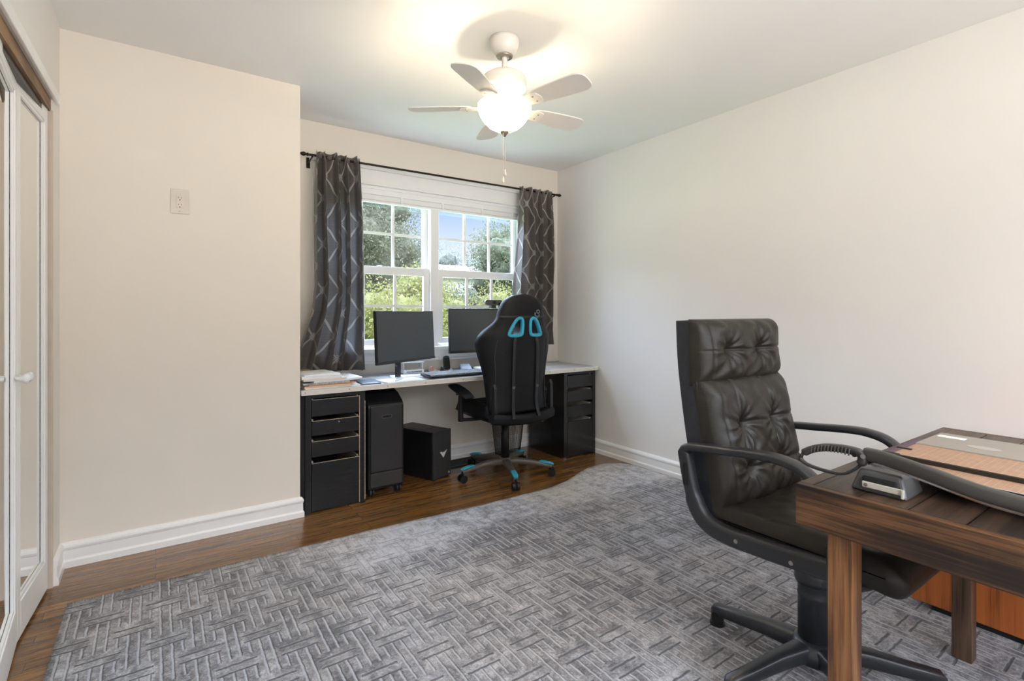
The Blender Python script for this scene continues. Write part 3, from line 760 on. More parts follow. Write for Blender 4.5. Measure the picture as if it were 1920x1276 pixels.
def sheet(name, label, x0, x1, y0, y1, z, th, rot, m, cat='paper', group=None, curl=0, grp=None):
    cx, cy = (x0+x1)/2, (y0+y1)/2
    def top(u, v):
        x = x0+(x1-x0)*u; y = y0+(y1-y0)*v
        return Vector((x, y, z+th+curl*(max(0, u-.6)**2)*3))
    M = RZ(rot, (cx, cy, 0)); mb = MB(); N = 8
    mb.grid(lambda u, v: M @ top(u, v), N, N); mb.grid(lambda u, v: M @ (top(u, v)-Vector((0, 0, th))), N, N)
    W = N+1; ringi = list(range(W))+[j*W+N for j in range(1, W)]+[N*W+i for i in range(N-1, -1, -1)]+[j*W for j in range(N-1, 0, -1)]
    for k in range(len(ringi)):
        a, b = ringi[k], ringi[(k+1) % len(ringi)]; mb.f.append((a, b, b+W*W, a+W*W)); mb.sm.append(False)
    o = obj(name, mb, m, loc=(cx, cy, z)); tag(o, label, cat, group or grp); return o
G = 'papers piled at the left end of the desk'
z = DZ+.0006
pile = [
 ('paper_sheaf', 'white sheaf at the very bottom of the left paper pile', .70, 1.02, 3.075, 3.33, .008, 1, paperw),
 ('card_folder', 'tan folder low in the left paper pile', .70, .965, 3.07, 3.34, .010, -1, manila),
 ('card_folder', 'orange-brown folder sticking out right in the paper pile', .72, .995, 3.08, 3.36, .006, 2, mat('orange_card', (.55, .27, .14), .7)),
 ('paper_sheaf', 'grey-edged sheaf in the middle of the paper pile', .69, .955, 3.07, 3.34, .010, 0, mat('grey_paper', (.38, .38, .40), .7, var=.4, vs=80)),
 ('paper_sheaf', 'curled white sheaf sticking out right of the paper pile', .74, 1.03, 3.085, 3.37, .010, 4, paperw),
 ('card_folder', 'pinkish cream folder high in the paper pile', .69, .935, 3.075, 3.34, .010, 1, creamp),
 ('paper_sheaf', 'thick white sheaf near the top of the paper pile', .69, .915, 3.08, 3.35, .016, -2, paperw),
 ('paper_sheaf', 'loose white sheets on top of the paper pile', .69, .90, 3.10, 3.37, .006, 5, paperw)]
for nm, lb, a, b, c, d, th, rot, mm in pile:
    sheet(nm, lb, a, b, c, d, z, th, rot, mm, 'paper' if 'sheaf' in nm else 'folder', G, .012 if 'curled' in lb else 0); z += th+(.0006)
sheet('cardboard_box', 'brown cardboard box behind the paper pile under the left curtain', .69, .80, 3.38, 3.50, DZ+.001, .085, 0, brownp, 'box')
sheet('tablet', 'dark slate blue flat tablet lying right of the paper pile', 1.045, 1.17, 3.09, 3.31, DZ+.0006, .006, -8, mat('slate_blue', (.10, .13, .17), .3), 'tablet')
G2 = 'loose white sheets around the monitor foot'
sheet('paper_sheet', 'large white sheet on the desk front beside the dark tablet', 1.185, 1.46, 3.07, 3.27, DZ+.0006, .002, 3, paperw, 'paper', G2)
sheet('paper_sheet', 'white sheet under the keyboard left corner', 1.33, 1.56, 3.28, 3.42, DZ+.0006, .0022, -14, paperw, 'paper', G2)
sheet('paper_sheet', 'white sheets stacked under the right monitor beside the chair', 2.03, 2.27, 3.30, 3.44, DZ+.009, .012, -4, paperw, 'paper', G2)
t = thing('wifi_router', 'white flat router behind the left monitor stand', 'router', (1.53, 3.49, DZ))
obj('body', MB().box(1.46, 1.62, 3.45, 3.53, DZ+.0006, DZ+.030), frame_w, t, bevel=.006)
obj('label_strip', MB().box(1.48, 1.60, 3.4485, 3.4505, DZ+.010, DZ+.020), mat('label_strip', (.25, .28, .34), .5, var=.8, vs=120), t)
t = thing('document_tray', 'thin white tilted tray behind the left monitor', 'tray', (1.54, 3.51, DZ))
obj('plate', MB().box(1.46, 1.63, 3.47, 3.535, DZ+.077, DZ+.083), frame_w, t, bevel=.002)
obj('leg', MB().box(1.47, 1.476, 3.48, 3.53, DZ+.031, DZ+.077), frame_w, t); obj('leg', MB().box(1.615, 1.621, 3.48, 3.53, DZ+.031, DZ+.077), frame_w, t)
t = thing('tape_dispenser', 'small pink and clear tape dispenser left of the phone', 'tape dispenser', (1.71, 3.48, DZ))
obj('body', MB().prism([(1.67, DZ), (1.745, DZ), (1.745, DZ+.012), (1.71, DZ+.022), (1.68, DZ+.034), (1.67, DZ+.03)], 'y', 3.47, 3.49), mat('clear_plastic', (.6, .62, .66), .2), t, bevel=.002)
obj('tape_roll', MB().cyl((1.69, 3.465, DZ+.024), (1.69, 3.495, DZ+.024), .018, n=20), mat('pink_tape', (.55, .28, .25), .5), t)

# ------------------------------------------------------------ gaming chair
t = thing('gaming_chair', 'black gaming chair with bright cyan trim pushed up to the desk', 'chair', (2.045, 3.02, 0), 0, local=True)
base = MB(); metal = mat('bronze_grey_base', (.14, .12, .10), .38, .3)
for k in range(5):
    a = math.radians(176+72*k); d = Vector((math.cos(a), math.sin(a), 0))
    pts = [d*r_+Vector((0, 0, z_)) for r_, z_ in ((.015, .098), (.08, .104), (.18, .098), (.27, .084), (.335, .072))]
    leg = MB().tube(pts, [(.020, .030), (.022, .026), (.018, .022), (.014, .019), (.010, .016)], 12, up=(0, 0, 1))
    L = obj('leg', leg, metal, t)
    pts = [d*r_+Vector((0, 0, z_)) for r_, z_ in ((.235, .099), (.26, .1035), (.32, .0945), (.345, .086))]
    obj('cyan_cap', MB().tube(pts, [(.004, .010), (.007, .0185), (.007, .0185), (.005, .013)], 12, up=(0, 0, 1)), cyan, L, label='cyan plastic cap')
    c = d*.333; s = Vector((-d.y, d.x, 0)); q = MB()
    for sg in (-1, 1): q.cyl(c+s*(sg*.006)+Vector((0, 0, .027)), c+s*(sg*.024)+Vector((0, 0, .027)), .027, n=22)
    q.cyl(c+Vector((0, 0, .02)), c+Vector((0, 0, .072)), .009, n=12).cyl(c-s*.026+Vector((0, 0, .027)), c+s*.026+Vector((0, 0, .027)), .009, n=12)
    obj('caster', q, black_pl, L)
obj('hub', MB().lathe([(0, .07), (.045, .07), (.050, .09), (.046, .118), (.034, .128), (0, .128)]), metal, t)
obj('gas_lift', MB().lathe([(0, .12), (.029, .12), (.029, .30), (.026, .305), (.026, .40), (0, .40)]), black_pl, t)
obj('tilt_mechanism', MB().box(-.09, .09, -.12, .12, .385, .425), black_pl, t, bevel=.008)
obj('tilt_lever', MB().tube([(.08, -.02, .405), (.20, -.06, .40), (.255, -.10, .375)], .006, 8).cyl((.235, -.085, .383), (.262, -.108, .371), .010, n=10), chrome, t)
# seat pan and cushion
def seatf(s0):
    def f(u, v):
        x = -1+2*u; y = -1+2*v
        X = .255*x*(1-.10*max(0, -y)); Yy = .03+.255*y
        prof = (max(0, 1-abs(x)**6)*max(0, 1-abs(y)**6))**.35
        bol = .035*math.exp(-((abs(x)-.80)/.16)**2)
        if s0 > 0: Z = .455+prof*(.055+bol+.025*y)
        else: Z = .455-prof*(.040-.012*y)
        return (X, Yy, Z)
    return f
m = MB().grid(seatf(1), 28, 24).grid(seatf(-1), 28, 24); obj('seat', m, pu, t)
pan = MB().tube([(-.245, -.215, .462), (-.14, -.245, .448), (0, -.252, .442), (.14, -.245, .448), (.245, -.215, .462)], [(.036, .034)]*5, 14, up=(0, 0, 1))
obj('seat_shell', pan, pu, t)
# backrest
HW = [(.485, .225), (.50, .234), (.52, .236), (.62, .240), (.72, .250), (.80, .268), (.88, .292), (.95, .305), (1.0, .297), (1.04, .262), (1.08, .215), (1.12, .190), (1.17, .180), (1.21, .165), (1.245, .135), (1.268, .095), (1.28, .045), (1.284, .005)]
WG = [(.45, .02), (.60, .07), (.74, .085), (.95, .12), (1.04, .09), (1.1, .04), (1.28, .02)]
def hw(z): return lerp(HW, z)
def backf(sd):
    def f(u, v):
        z = .485+(1.284-.485)*v; x = -1+2*u
        w_ = sum(hw(z+dz) for dz in (-.012, 0, .012))/3 if z < 1.26 else hw(z)
        yb = -.222-.045*(z-.5)
        fw = lerp(WG, z)*abs(x)**2.6
        T = .040*(1-abs(x)**7)**.4*min(1, ((1.284-z)/.05))**.5*min(1, ((z-.485)/.02+.3))**.5
        pad = .012*math.cos(x*PI*.5) if sd > 0 else 0
        return (w_*x, yb+fw+(T+pad if sd > 0 else -T), z)
    return f
m = MB().grid(backf(-1), 44, 64).grid(backf(1), 44, 64)
# merge rims and cut the two belt holes
bk = obj('backrest', m, pu, t)
bm = bmesh.new(); bm.from_mesh(bk.data); bmesh.ops.remove_doubles(bm, verts=bm.verts, dist=.0006); bmesh.ops.holes_fill(bm, edges=[e_ for e_ in bm.edges if e_.is_boundary], sides=0)
bmesh.ops.recalc_face_normals(bm, faces=bm.faces); bm.to_mesh(bk.data); bm.free()
def holepoly(s, g=0.0):
    P = [(.036, 1.110), (.080, 1.108), (.128, 1.022), (.112, 1.004), (.052, 1.006), (.034, 1.026)]
    P = smooth_path([(a*s, 0, b) for a, b in P], 5, True); return [(p.x, p.z) for p in P]
cut = MB()
for s in (-1, 1): cut.prism(holepoly(s), 'y', -.5, .1)
cme = bpy.data.meshes.new('cut'); cme.from_pydata(cut.v, [], cut.f)
bm = bmesh.new(); bm.from_mesh(cme); bmesh.ops.recalc_face_normals(bm, faces=bm.faces); bm.to_mesh(cme); bm.free()
co = bpy.data.objects.new('cut', cme); C.objects.link(co); co.location = t.location
md = bk.modifiers.new('b', 'BOOLEAN'); md.operation = 'DIFFERENCE'; md.object = co; md.solver = 'EXACT'
bpy.context.view_layer.update()
dg = bpy.context.evaluated_depsgraph_get(); nm = bpy.data.meshes.new_from_object(bk.evaluated_get(dg))
bk.modifiers.remove(md); bk.data = nm; bpy.data.objects.remove(co)
for s in (-1, 1):
    rp = holepoly(s)
    def yb(x, z): return -.222-.045*(z-.5)+lerp(WG, z)*abs(x/max(hw(z), .01))**2.6
    obj('belt_hole_trim', MB().tube([(x, yb(x, z)-.036, z) for x, z in rp], [(.014, .011)]*len(rp), 10, True, up=(0, 1, 0)), cyan, t, label='cyan rim of belt opening')
    xs = .095*s
    pts = [(xs*.85, yb(0, 1.0)-.034, 1.012), (xs, yb(0, .9)-.044, .93), (xs*1.02, yb(0, .7)-.0445, .70), (xs, yb(0, .55)-.0455, .56), (xs*1.1, -.292, .46)]
    obj('strap', MB().tube(smooth_path(pts, 5), [(.0035, .012)]*21, 8, up=(0, 1, 0)), mat('black_strap', (.009, .009, .010), .5), t)
    obj('strap_buckle', MB().box(xs*1.02-.011, xs*1.02+.011, -.283, -.272, .655, .672), mat('buckle_grey', (.07, .07, .075), .35), t, bevel=.003)
    # recliner hinge cover
    obj('hinge_cover', MB().prism([(-.235, .44), (-.17, .43), (-.15, .47), (-.19, .55), (-.205, .66), (-.225, .69), (-.240, .66), (-.243, .50)], 'x', s*.232-.012, s*.232+.012), mat('hinge_grey'+str(s), (.014, .0145, .017), .35), t, bevel=.006)
obj('headrest_strap', MB().tube([(-.190, -.245, 1.130), (-.14, -.284, 1.128), (0, -.2925, 1.126), (.14, -.284, 1.128), (.190, -.245, 1.130)], [(.0025, .008)]*5, 8, up=(0, 1, 0)), mat('strap_black', (.008, .008, .009), .5), t)
for s in (-1, 1):
    pts = [(s*x, -.222-.045*(z-.5)-.040+lerp(WG, z)*abs(x/hw(z))**2.6, z) for x, z in ((.205, .50), (.205, .62), (.205, .75), (.215, .88), (.20, .98))]
    obj('seam_piping', MB().tube(smooth_path(pts, 4), .0022, 6), mat('piping_dark'+str(s), (.03, .03, .032), .5), t)
hp = MB().grid(lambda u, v: (.15*(2*u-1), -.175+.05*(1-abs(2*u-1)**3)**.5*(1-abs(2*v-1)**3)**.5, 1.07+.07*(2*v-1)+.08), 14, 10).grid(lambda u, v: (.15*(2*u-1), -.175-.02*(1-abs(2*u-1)**3)**.5*(1-abs(2*v-1)**3)**.5, 1.07+.07*(2*v-1)+.08), 14, 10)
obj('head_pillow', hp, pu, t)
# logo: ring and horns emblem
lg = MB(); cx, cz = .085, 1.150; yy = -.2955
lg.tube([(cx+.010+.011*math.cos(a), yy+.006, cz+.012+.011*math.sin(a)) for a in [2*PI*k/18 for k in range(18)]], .0035, 6, True)
lg.tube(smooth_path([(cx-.014, yy+.006, cz+.006), (cx-.016, yy+.005, cz-.010), (cx-.002, yy+.004, cz-.020), (cx+.014, yy+.006, cz-.018), (cx+.022, yy+.010, cz-.006)]), .005, 6)
lg.tube([(cx, yy+.004, cz-.020), (cx-.004, yy+.004, cz-.040)], .0035, 6).tube([(cx+.006, yy+.004, cz-.020), (cx-.001, yy+.004, cz-.037)], .0025, 6)
obj('emblem', lg, mat('emblem_grey', (.16, .17, .18), .4), t, label='grey round emblem')
for o_ in t.children:
    if o_.name.split('.')[0] in ('backrest', 'belt_hole_trim', 'strap', 'strap_buckle', 'headrest_strap', 'seam_piping', 'head_pillow', 'emblem'): o_.location.x = -.022
# arms
for s in (-1, 1):
    A = MB().tube([(s*.315, .08, .405), (s*.318, .08, .50), (s*.315, .08, .60)], [(.022, .016), (.018, .014), (.016, .014)], 12, up=(0, 1, 0)).tube([(s*.10, .04, .415), (s*.22, .06, .412), (s*.315, .08, .415)], [(.010, .022)]*3, 10, up=(0, 0, 1)).box(s*.315-.008, s*.315+.008, .06, .075, .585, .592).box(s*.315-.028, s*.315+.0, .085, .10, .588, .596)
    ar = obj('armrest', A, black_pl, t)
    def padf(sd):
        return lambda u, v: (s*.315+.048*(2*u-1)*(1-.25*abs(2*v-1)**2), .08+.13*(2*v-1), .622+.020*(2*v-1)+sd*.016*((1-abs(2*u-1)**4)*(1-abs(2*v-1)**4))**.4-(.02*(1-v)**2))
    obj('arm_pad', MB().grid(padf(1), 14, 18).grid(padf(-1), 14, 18), pu, ar)

# ------------------------------------------------------------ leather office chair
CXc, CYc = 1.712, .78
t = thing('office_chair', 'tall tufted dark leather office chair tucked behind the wooden table', 'chair', (CXc, CYc, 0))
blkc = mat('chair_black_shell', (.020, .021, .024), .34, var=.08, bump=.15, bs=400)
for k in range(5):
    a = math.radians(93+72*k); d = Vector((math.cos(a), math.sin(a), 0)); c0 = Vector((CXc, CYc, 0))
    pts = [c0+d*r_+Vector((0, 0, z_)) for r_, z_ in ((.0, .098), (.07, .096), (.15, .090), (.25, .076), (.335, .066), (.345, .060))]
    L = obj('leg', MB().tube(pts, [(.030, .036), (.028, .030), (.026, .024), (.022, .021), (.019, .020), (.010, .014)], 14, up=(0, 0, 1)), blkc, t)
    f = c0+d*.330; obj('glide', MB().cyl(f+Vector((0, 0, .012)), f+Vector((0, 0, .06)), .023, .021, 20).cyl(f+Vector((0, 0, .0125)), f+Vector((0, 0, .020)), .027, n=20), black_pl, L)
obj('hub', MB().lathe([(0, .06), (.070, .068), (.074, .10), (.060, .122), (.050, .130), (0, .130)], (CXc, CYc, 0)), blkc, t)
obj('column', MB().lathe([(0, .12), (.047, .12), (.047, .262), (.049, .266), (.047, .27), (.047, .298), (.050, .302), (.036, .31), (.036, .46), (0, .46)], (CXc, CYc, 0)), blkc, t)
obj('column_bell', MB().lathe([(.038, .395), (.040, .372), (.054, .335), (.058, .318), (.054, .304), (.040, .300)], (CXc, CYc, 0)), blkc, t)
obj('mechanism', MB().box(CXc-.10, CXc+.10, CYc-.16, CYc+.12, .43, .475), blkc, t, bevel=.01)
# cushions
def cushion(W, Hh, T, tufts, seams, crease, seed=0, nx=64, ny=56, p=5, back=.3, edge_round=.42):
    """local: x across, y depth (front negative), z up, centred. returns grid pair"""
    rnd = random.Random(seed); ws = [(rnd.uniform(0, 6.3), rnd.uniform(18, 46), rnd.uniform(-1, 1)) for _ in range(7)]
    def prof(x, y): return (max(0, 1-abs(x)**p)*max(0, 1-abs(y)**p))**edge_round
    def front(u, v):
        x = -1+2*u; y = -1+2*v; pr = prof(x, y); d = T*pr
        X, Y = x*W/2, y*Hh/2; dip = 0; lift = 0
        for tx, ty in tufts:
            r2 = (X-tx)**2+(Y-ty)**2; r = math.sqrt(r2); dip += .038*math.exp(-(r/.022)**1.3)
            an = math.atan2(Y-ty, X-tx)
            lift += .0034*math.cos(an*11+ws[0][0]+20*r)*math.exp(-((r-.05)/.045)**2)
        for (ax, ay, bx, by, w_, de) in seams:
            vx, vy = bx-ax, by-ay; L2 = vx*vx+vy*vy; tt = max(0, min(1, ((X-ax)*vx+(Y-ay)*vy)/L2))
            dd = math.hypot(X-ax-tt*vx, Y-ay-tt*vy); dip += de*math.exp(-(dd/w_)**2)
        wr = sum(math.sin(f*X+c*30*Y+a+2*math.sin(13*Y+a)) for a, f, c in ws)*.0009*crease
        wr += .0030*crease*math.sin(70*X+6*math.sin(9*Y+ws[1][0]))*math.exp(-((abs(y)-.75)/.22)**2)
        return Vector((X, -(d-(dip-lift-wr)*pr), Y))
    def bk_(u, v):
        x = -1+2*u; y = -1+2*v; return Vector((x*W/2, T*back*prof(x, y), y*Hh/2))
    return front, bk_
def place_cushion(name, fr, bk_, M, m, parent, nx=84, ny=64, **k):
    mb = MB().grid(lambda u, v: M @ fr(u, v), nx, ny).grid(lambda u, v: M @ bk_(u, v), 24, 20)
    return obj(name, mb, m, parent, **k)
# head cushion
fr, bk_ = cushion(.505, .222, .075, [(-.115, .005), (.075, .005)], [(-.25, .005, .25, .005, .0035, .006), (-.205, -.10, -.205, .10, .003, .005)], 1.8, 3)
Mh = Matrix.Translation((CXc, 1.060, 1.022)) @ Matrix.Rotation(math.radians(-2), 4, 'X')
place_cushion('head_cushion', fr, bk_, Mh, leather, t)
# back cushion
W_, H_ = .50, .44
tf = [(-.115, .055), (.075, .055), (-.115, -.088), (.075, -.088)]
sm = [(-.19, .055, .24, .055, .0035, .006), (-.19, -.088, .24, -.088, .0035, .006), (-.115, -.088, -.115, .055, .006, .014), (.075, -.088, .075, .055, .006, .014), (-.115, .055, -.125, .20, .007, .014), (.075, .055, .06, .20, .007, .014), (-.20, -.21, -.20, .20, .003, .007), (-.115, -.088, -.13, -.2, .010, .010), (.075, -.088, .09, -.2, .010, .010)]
fr, bk_ = cushion(W_, H_, .085, tf, sm, 1.4, 8)
Mb = Matrix.Translation((CXc, 1.010, .722)) @ Matrix.Rotation(math.radians(-11), 4, 'X')
place_cushion('back_cushion', fr, bk_, Mb, leather, t, 96, 84)
# seat cushion: closed side profile swept across the chair, rounded ends
sp_ = smooth_path([(0, .990, .515), (0, .975, .542), (0, .88, .552), (0, .74, .556), (0, .60, .557), (0, .52, .549), (0, .472, .526), (0, .455, .495), (0, .466, .466), (0, .495, .455), (0, .56, .462), (0, .70, .472), (0, .88, .474), (0, .975, .486)], 6, True)
NS = len(sp_)
def seatsw(u, v):
    p = sp_[int(round(v*NS)) % NS]; x = -1+2*u; q = max(.001, 1-abs(x)**26)**.5
    cy = min(max(p.y, .500), .95); cz = .508
    Y_ = cy+(p.y-cy)*q; Z_ = cz+(p.z-cz)*q
    if p.z > .54:
        X_ = x*.258
        for tx in (-.1, .1): Z_ -= .020*math.exp(-(((X_-tx)**2+(p.y-.74)**2)**.5/.025)**1.3)
        Z_ += .0016*math.sin(55*X_+9*math.sin(14*p.y))*q
    return (CXc+x*.258, Y_, Z_)
obj('seat_cushion', MB().grid(seatsw, 60, NS, cv=True), leather, t)
obj('seat_pan', MB().prism([(.98, .448), (.98, .472), (.60, .470), (.53, .458), (.56, .438), (.66, .428), (.80, .426)], 'x', CXc-.235, CXc+.235), blkc, t, bevel=.012, seg=3)
# shell behind the back
sh = [(1.118, 1.128), (1.112, 1.00), (1.098, .88), (1.080, .76), (1.060, .65), (1.045, .55), (1.015, .485), (.96, .455), (.85, .447), (.66, .455), (.56, .455)]
th = .070
pa = [Vector((0, a, b)) for a, b in sh]; po_ = smooth_path(pa, 4); poly = []
nrm = []
for i, p_ in enumerate(po_):
    q = po_[min(i+1, len(po_)-1)]-po_[max(i-1, 0)]; q.normalize(); nrm.append(Vector((0, q.z, -q.y)))
poly = [(p_.y, p_.z) for p_ in po_]+[((p_+n_*(th if i < 25 else max(.018, th-.006*(i-25)))).y, (p_+n_*(th if i < 25 else max(.018, th-.006*(i-25)))).z) for i, (p_, n_) in reversed(list(enumerate(zip(po_, nrm))))]
obj('back_shell', MB().prism(poly, 'x', CXc-.248, CXc+.248), leather_mat('shell_vinyl', (.022, .024, .030), .42, 1.5), t, bevel=.010, seg=3)
for s in (-1, 1):
    x = CXc+s*.285
    loop = [(x, 1.047, .713), (x, .99, .726), (x, .90, .735), (x, .80, .745), (x, .735, .745), (x, .675, .728), (x, .625, .680), (x, .598, .610), (x, .592, .540), (x, .600, .495), (x, .68, .487), (x, .80, .481), (x, .90, .479), (x, .965, .492), (x, 1.005, .530), (x, 1.030, .60), (x, 1.045, .67)]
    P = smooth_path(loop, 5, True); R_ = []
    for p_ in P:
        if p_.z < .56: R_.append((.020, .027))
        elif p_.y > 1.0 and p_.z < .70: R_.append((.019, .022))
        else: R_.append((.024, .0125))
    am = obj('armrest', MB().tube(P, R_, 14, True, up=(1, 0, 0)), blkc, t)
    obj('mount', MB().box(min(x, CXc+s*.24), max(x, CXc+s*.24), .66, .74, .46, .49).box(min(x, CXc+s*.24), max(x, CXc+s*.24), .88, .94, .46, .49), blkc, am)
    for yy_ in (.86, .70): obj('bolt', MB().cyl((x+s*.0195, yy_, .480), (x+s*.0235, yy_, .480), .006, n=12), nickel, am)
    obj('slot', MB().box(x-.0265 if s < 0 else x+.0215, x-.0215 if s < 0 else x+.0265, 1.030, 1.040, .60, .67), hole, am)

# ------------------------------------------------------------ wooden table
TX0, TX1, TY0, TY1, TZ = 1.250, 2.290, -.35, .612, .750
t = thing('wooden_table', 'dark stained plank table at the right with thick plank edges', 'table', (1.77, .13, 0))
ys = [TY1-.030-.0925*k for k in range(11)]
ys[-1] = TY0+.03
for k in range(10):
    a, b = ys[k+1], ys[k]
    obj('plank', MB().box(TX0+.022, TX1-.022, a+.0012, b-.0012, TZ-.020, TZ), dark_x, t, bevel=.0015)
obj('apron', MB().box(TX0, TX0+.022, TY0, TY1, TZ-.096, TZ), dark_y, t, bevel=.0015)
obj('apron', MB().box(TX1-.022, TX1, TY0, TY1, TZ-.096, TZ), dark_y, t, bevel=.0015)
obj('apron', MB().box(TX0+.022, TX1-.022, TY1-.030, TY1, TZ-.096, TZ), dark_x, t, bevel=.0015)
obj('apron', MB().box(TX0+.022, TX1-.022, TY0, TY0+.030, TZ-.096, TZ), dark_x, t, bevel=.0015)
lw = .052
for x in (TX0+.040, TX1-.085-lw+.02):
    for y in (TY1-.105, TY0+.04):
        near = x < 1.5
        obj('leg', MB().box(x, x+lw, y, y+lw, .0125, TZ-.021), pine_z if near else dark_z, t, bevel=.002, label='lighter orange-brown pine leg' if near else None)

# paper cutter
t = thing('paper_cutter', 'large guillotine paper cutter with tan gridded board on the table', 'paper cutter', (1.6, .2, TZ))
BZ = .802
obj('base_slab', MB().box(1.385, 1.892, -.08, .512, BZ-.016, BZ-.002), mat('cutter_frame', (.055, .05, .045), .4), t, bevel=.004)
obj('tan_board', MB().box(1.388, 1.682, -.075, .507, BZ-.002, BZ), boardm, t, label='tan board printed with a pale grid')
obj('grey_board', MB().box(1.682, 1.888, -.075, .509, BZ-.002, BZ+.003), taupe, t, bevel=.002, label='taupe grey side board')
obj('sticker', MB().box(1.820, 1.845, .440, .500, BZ+.003, BZ+.0036), paperw, t)
el = [(1.755+.020*math.cos(a), .385+.034*math.sin(a)) for a in [2*PI*k/28 for k in range(28)]]
obj('oval_logo', MB().prism(el, 'z', BZ+.003, BZ+.0036), mat('oval_grey', (.33, .31, .27), .3), t)
obj('clamp_bar', MB().prism([(0, 0), (.010, 0), (.010, .008), (.002, .011), (0, .009)], 'y', 0, .56, Matrix.Translation((1.462, -.05, BZ+.0005)) @ Matrix.Rotation(math.radians(-1), 4, 'Z')), mat('clamp_dark', (.022, .018, .015), .35), t)
obj('clip', MB().box(1.592, 1.602, .490, .522, BZ, BZ+.003), black_pl, t, bevel=.001)
obj('clip', MB().box(1.515, 1.523, .492, .522, BZ, BZ+.003), black_pl, t, bevel=.001)
obj('fence', MB().box(1.70, 1.90, .245, .262, BZ+.003, BZ+.012), mat('fence_grey', (.08, .085, .095), .3), t, bevel=.002)
obj('metal_edge', MB().box(1.379, 1.386, -.08, .50, BZ-.012, BZ+.001), chrome, t)
# foot block at the handle end
bp = [(1.318, .518), (1.322, .400), (1.39, .400), (1.40, .53), (1.335, .53)]
blk_m = mat('cutter_grey_block', (.060, .060, .062), .35)
m = MB(); lo = [(1.318, .524), (1.316, .412), (1.42, .412), (1.42, .528)]; hi = [(1.328, .508), (1.328, .425), (1.41, .425), (1.41, .510)]
m.add([(*p, TZ) for p in lo]+[(*p, BZ-.004) for p in hi], [(3, 2, 1, 0), (4, 5, 6, 7)]+[(i, (i+1) % 4, 4+(i+1) % 4, 4+i) for i in range(4)])
obj('foot_block', m, blk_m, t, bevel=.007, seg=3)
obj('latch_recess', MB().box(1.3160, 1.326, .432, .498, TZ+.012, TZ+.036), hole, t, bevel=.004)
obj('safety_latch', MB().box(1.3115, 1.3165, .418, .496, TZ+.012, TZ+.025).box(1.307, 1.3155, .416, .421, TZ+.006, TZ+.025), mat('latch_cream', (.45, .42, .36), .35), t, bevel=.0015)
obj('rivet', MB().cyl((1.3095, .488, TZ+.0185), (1.3120, .488, TZ+.0185), .004, n=14), chrome, t)
for y in (-.06, .44): obj('foot', MB().box(1.80, 1.86, y, y+.05, TZ, BZ-.015), black_pl, t, bevel=.003)
# blade arm
arm = smooth_path([(1.345, .500, .829), (1.338, .46, .829), (1.322, .38, .820), (1.318, .28, .803), (1.325, .15, .795), (1.345, 0, .795), (1.37, -.12, .795)], 5)
ao = obj('blade_arm', MB().tube(arm, [(.015, .012)]*len(arm), 14, up=(0, 0, 1)), mat('arm_bronze_grey', (.040, .037, .033), .38), t)
bl = [p-Vector((-.008, 0, .014)) for p in arm]
m = MB(); n = len(bl)
m.add([p for p in bl]+[p-Vector((-.001, 0, .010)) for p in bl]+[p+Vector((.002, 0, 0)) for p in bl], [(i, i+1, n+i+1, n+i) for i in range(n-1)]+[(2*n+i, n+i, n+i+1, 2*n+i+1) for i in range(n-1)])
obj('blade', m, chrome, ao)
hl = smooth_path([(1.338, .508, .829), (1.336, .540, .833), (1.334, .575, .830), (1.332, .605, .821), (1.330, .628, .807), (1.330, .638, .793), (1.330, .631, .782), (1.331, .61, .775), (1.332, .57, .772), (1.334, .54, .776), (1.336, .518, .792), (1.337, .505, .811)], 5, True)
R_ = [(.012, .009) if p.z > .805 else (.0065, .0035) for p in hl]
ho = obj('handle', MB().tube(hl, R_, 12, True, up=(1, 0, 0)), mat('handle_black', (.026, .025, .024), .38), t)
m = MB()
for k in range(15):
    y = .525+k*.0075; z_ = lerp([(.505, .829), (.54, .833), (.575, .830), (.605, .821), (.63, .806)], y)
    m.tube([(1.3215, y, z_+.007), (1.3205, y+.001, z_), (1.3215, y+.002, z_-.008)], .0018, 6)
obj('grip_ribs', m, mat('grip_rib', (.060, .057, .052), .4), ho)
for y, mm in ((.515, black_pl), (.497, chrome)): obj('bolt', MB().cyl((1.324-.004, y, .828), (1.330, y, .828), .0055, n=14), mm, ao)
# purple folder below the cutter
sheet('card_folder', 'purple folder sticking out from under the paper cutter', 1.62, 1.965, .40, .592, TZ+.0006, .010, 0, purple, 'folder')

# orange oak cabinet along the right wall
t = thing('oak_cabinet', 'orange oak cabinet on black plinth behind the table by the right wall', 'cabinet', (2.7, .1, 0))
obj('plinth', MB().box(2.452, 2.96, -.78, .69, .0125, .036), hole, t)
obj('body', MB().box(2.440, 2.968, -.8, .752, .034, .600), oak_z, t, bevel=.003)
obj('top', MB().box(2.430, 2.975, -.81, .760, .600, .622), oak_z, t, bevel=.004)

# ------------------------------------------------------------ ceiling fan
FX, FY = 1.345, 1.99
t = thing('ceiling_fan', 'white five-blade ceiling fan with lit glass bowl', 'ceiling fan', (FX, FY, CZ))
c = (FX, FY, 0)
obj('canopy', MB().lathe([(0, 2.44), (.068, 2.44), (.069, 2.425), (.066, 2.405), (.058, 2.385), (.043, 2.368), (.028, 2.362), (0, 2.36)], c, 40), fanw, t)
obj('canopy_ring', MB().lathe([(.030, 2.366), (.040, 2.360), (.036, 2.353), (.018, 2.350), (.014, 2.352)], c, 32), nickel, t)
obj('downrod', MB().lathe([(.0135, 2.37), (.0135, 2.285)], c, 20), fanw, t)
obj('motor_housing', MB().lathe([(0, 2.282), (.05, 2.280), (.080, 2.273), (.098, 2.260), (.103, 2.244), (.103, 2.208), (.098, 2.204), (.080, 2.196), (.078, 2.180), (.062, 2.172), (0, 2.172)], c, 48), fanw, t)
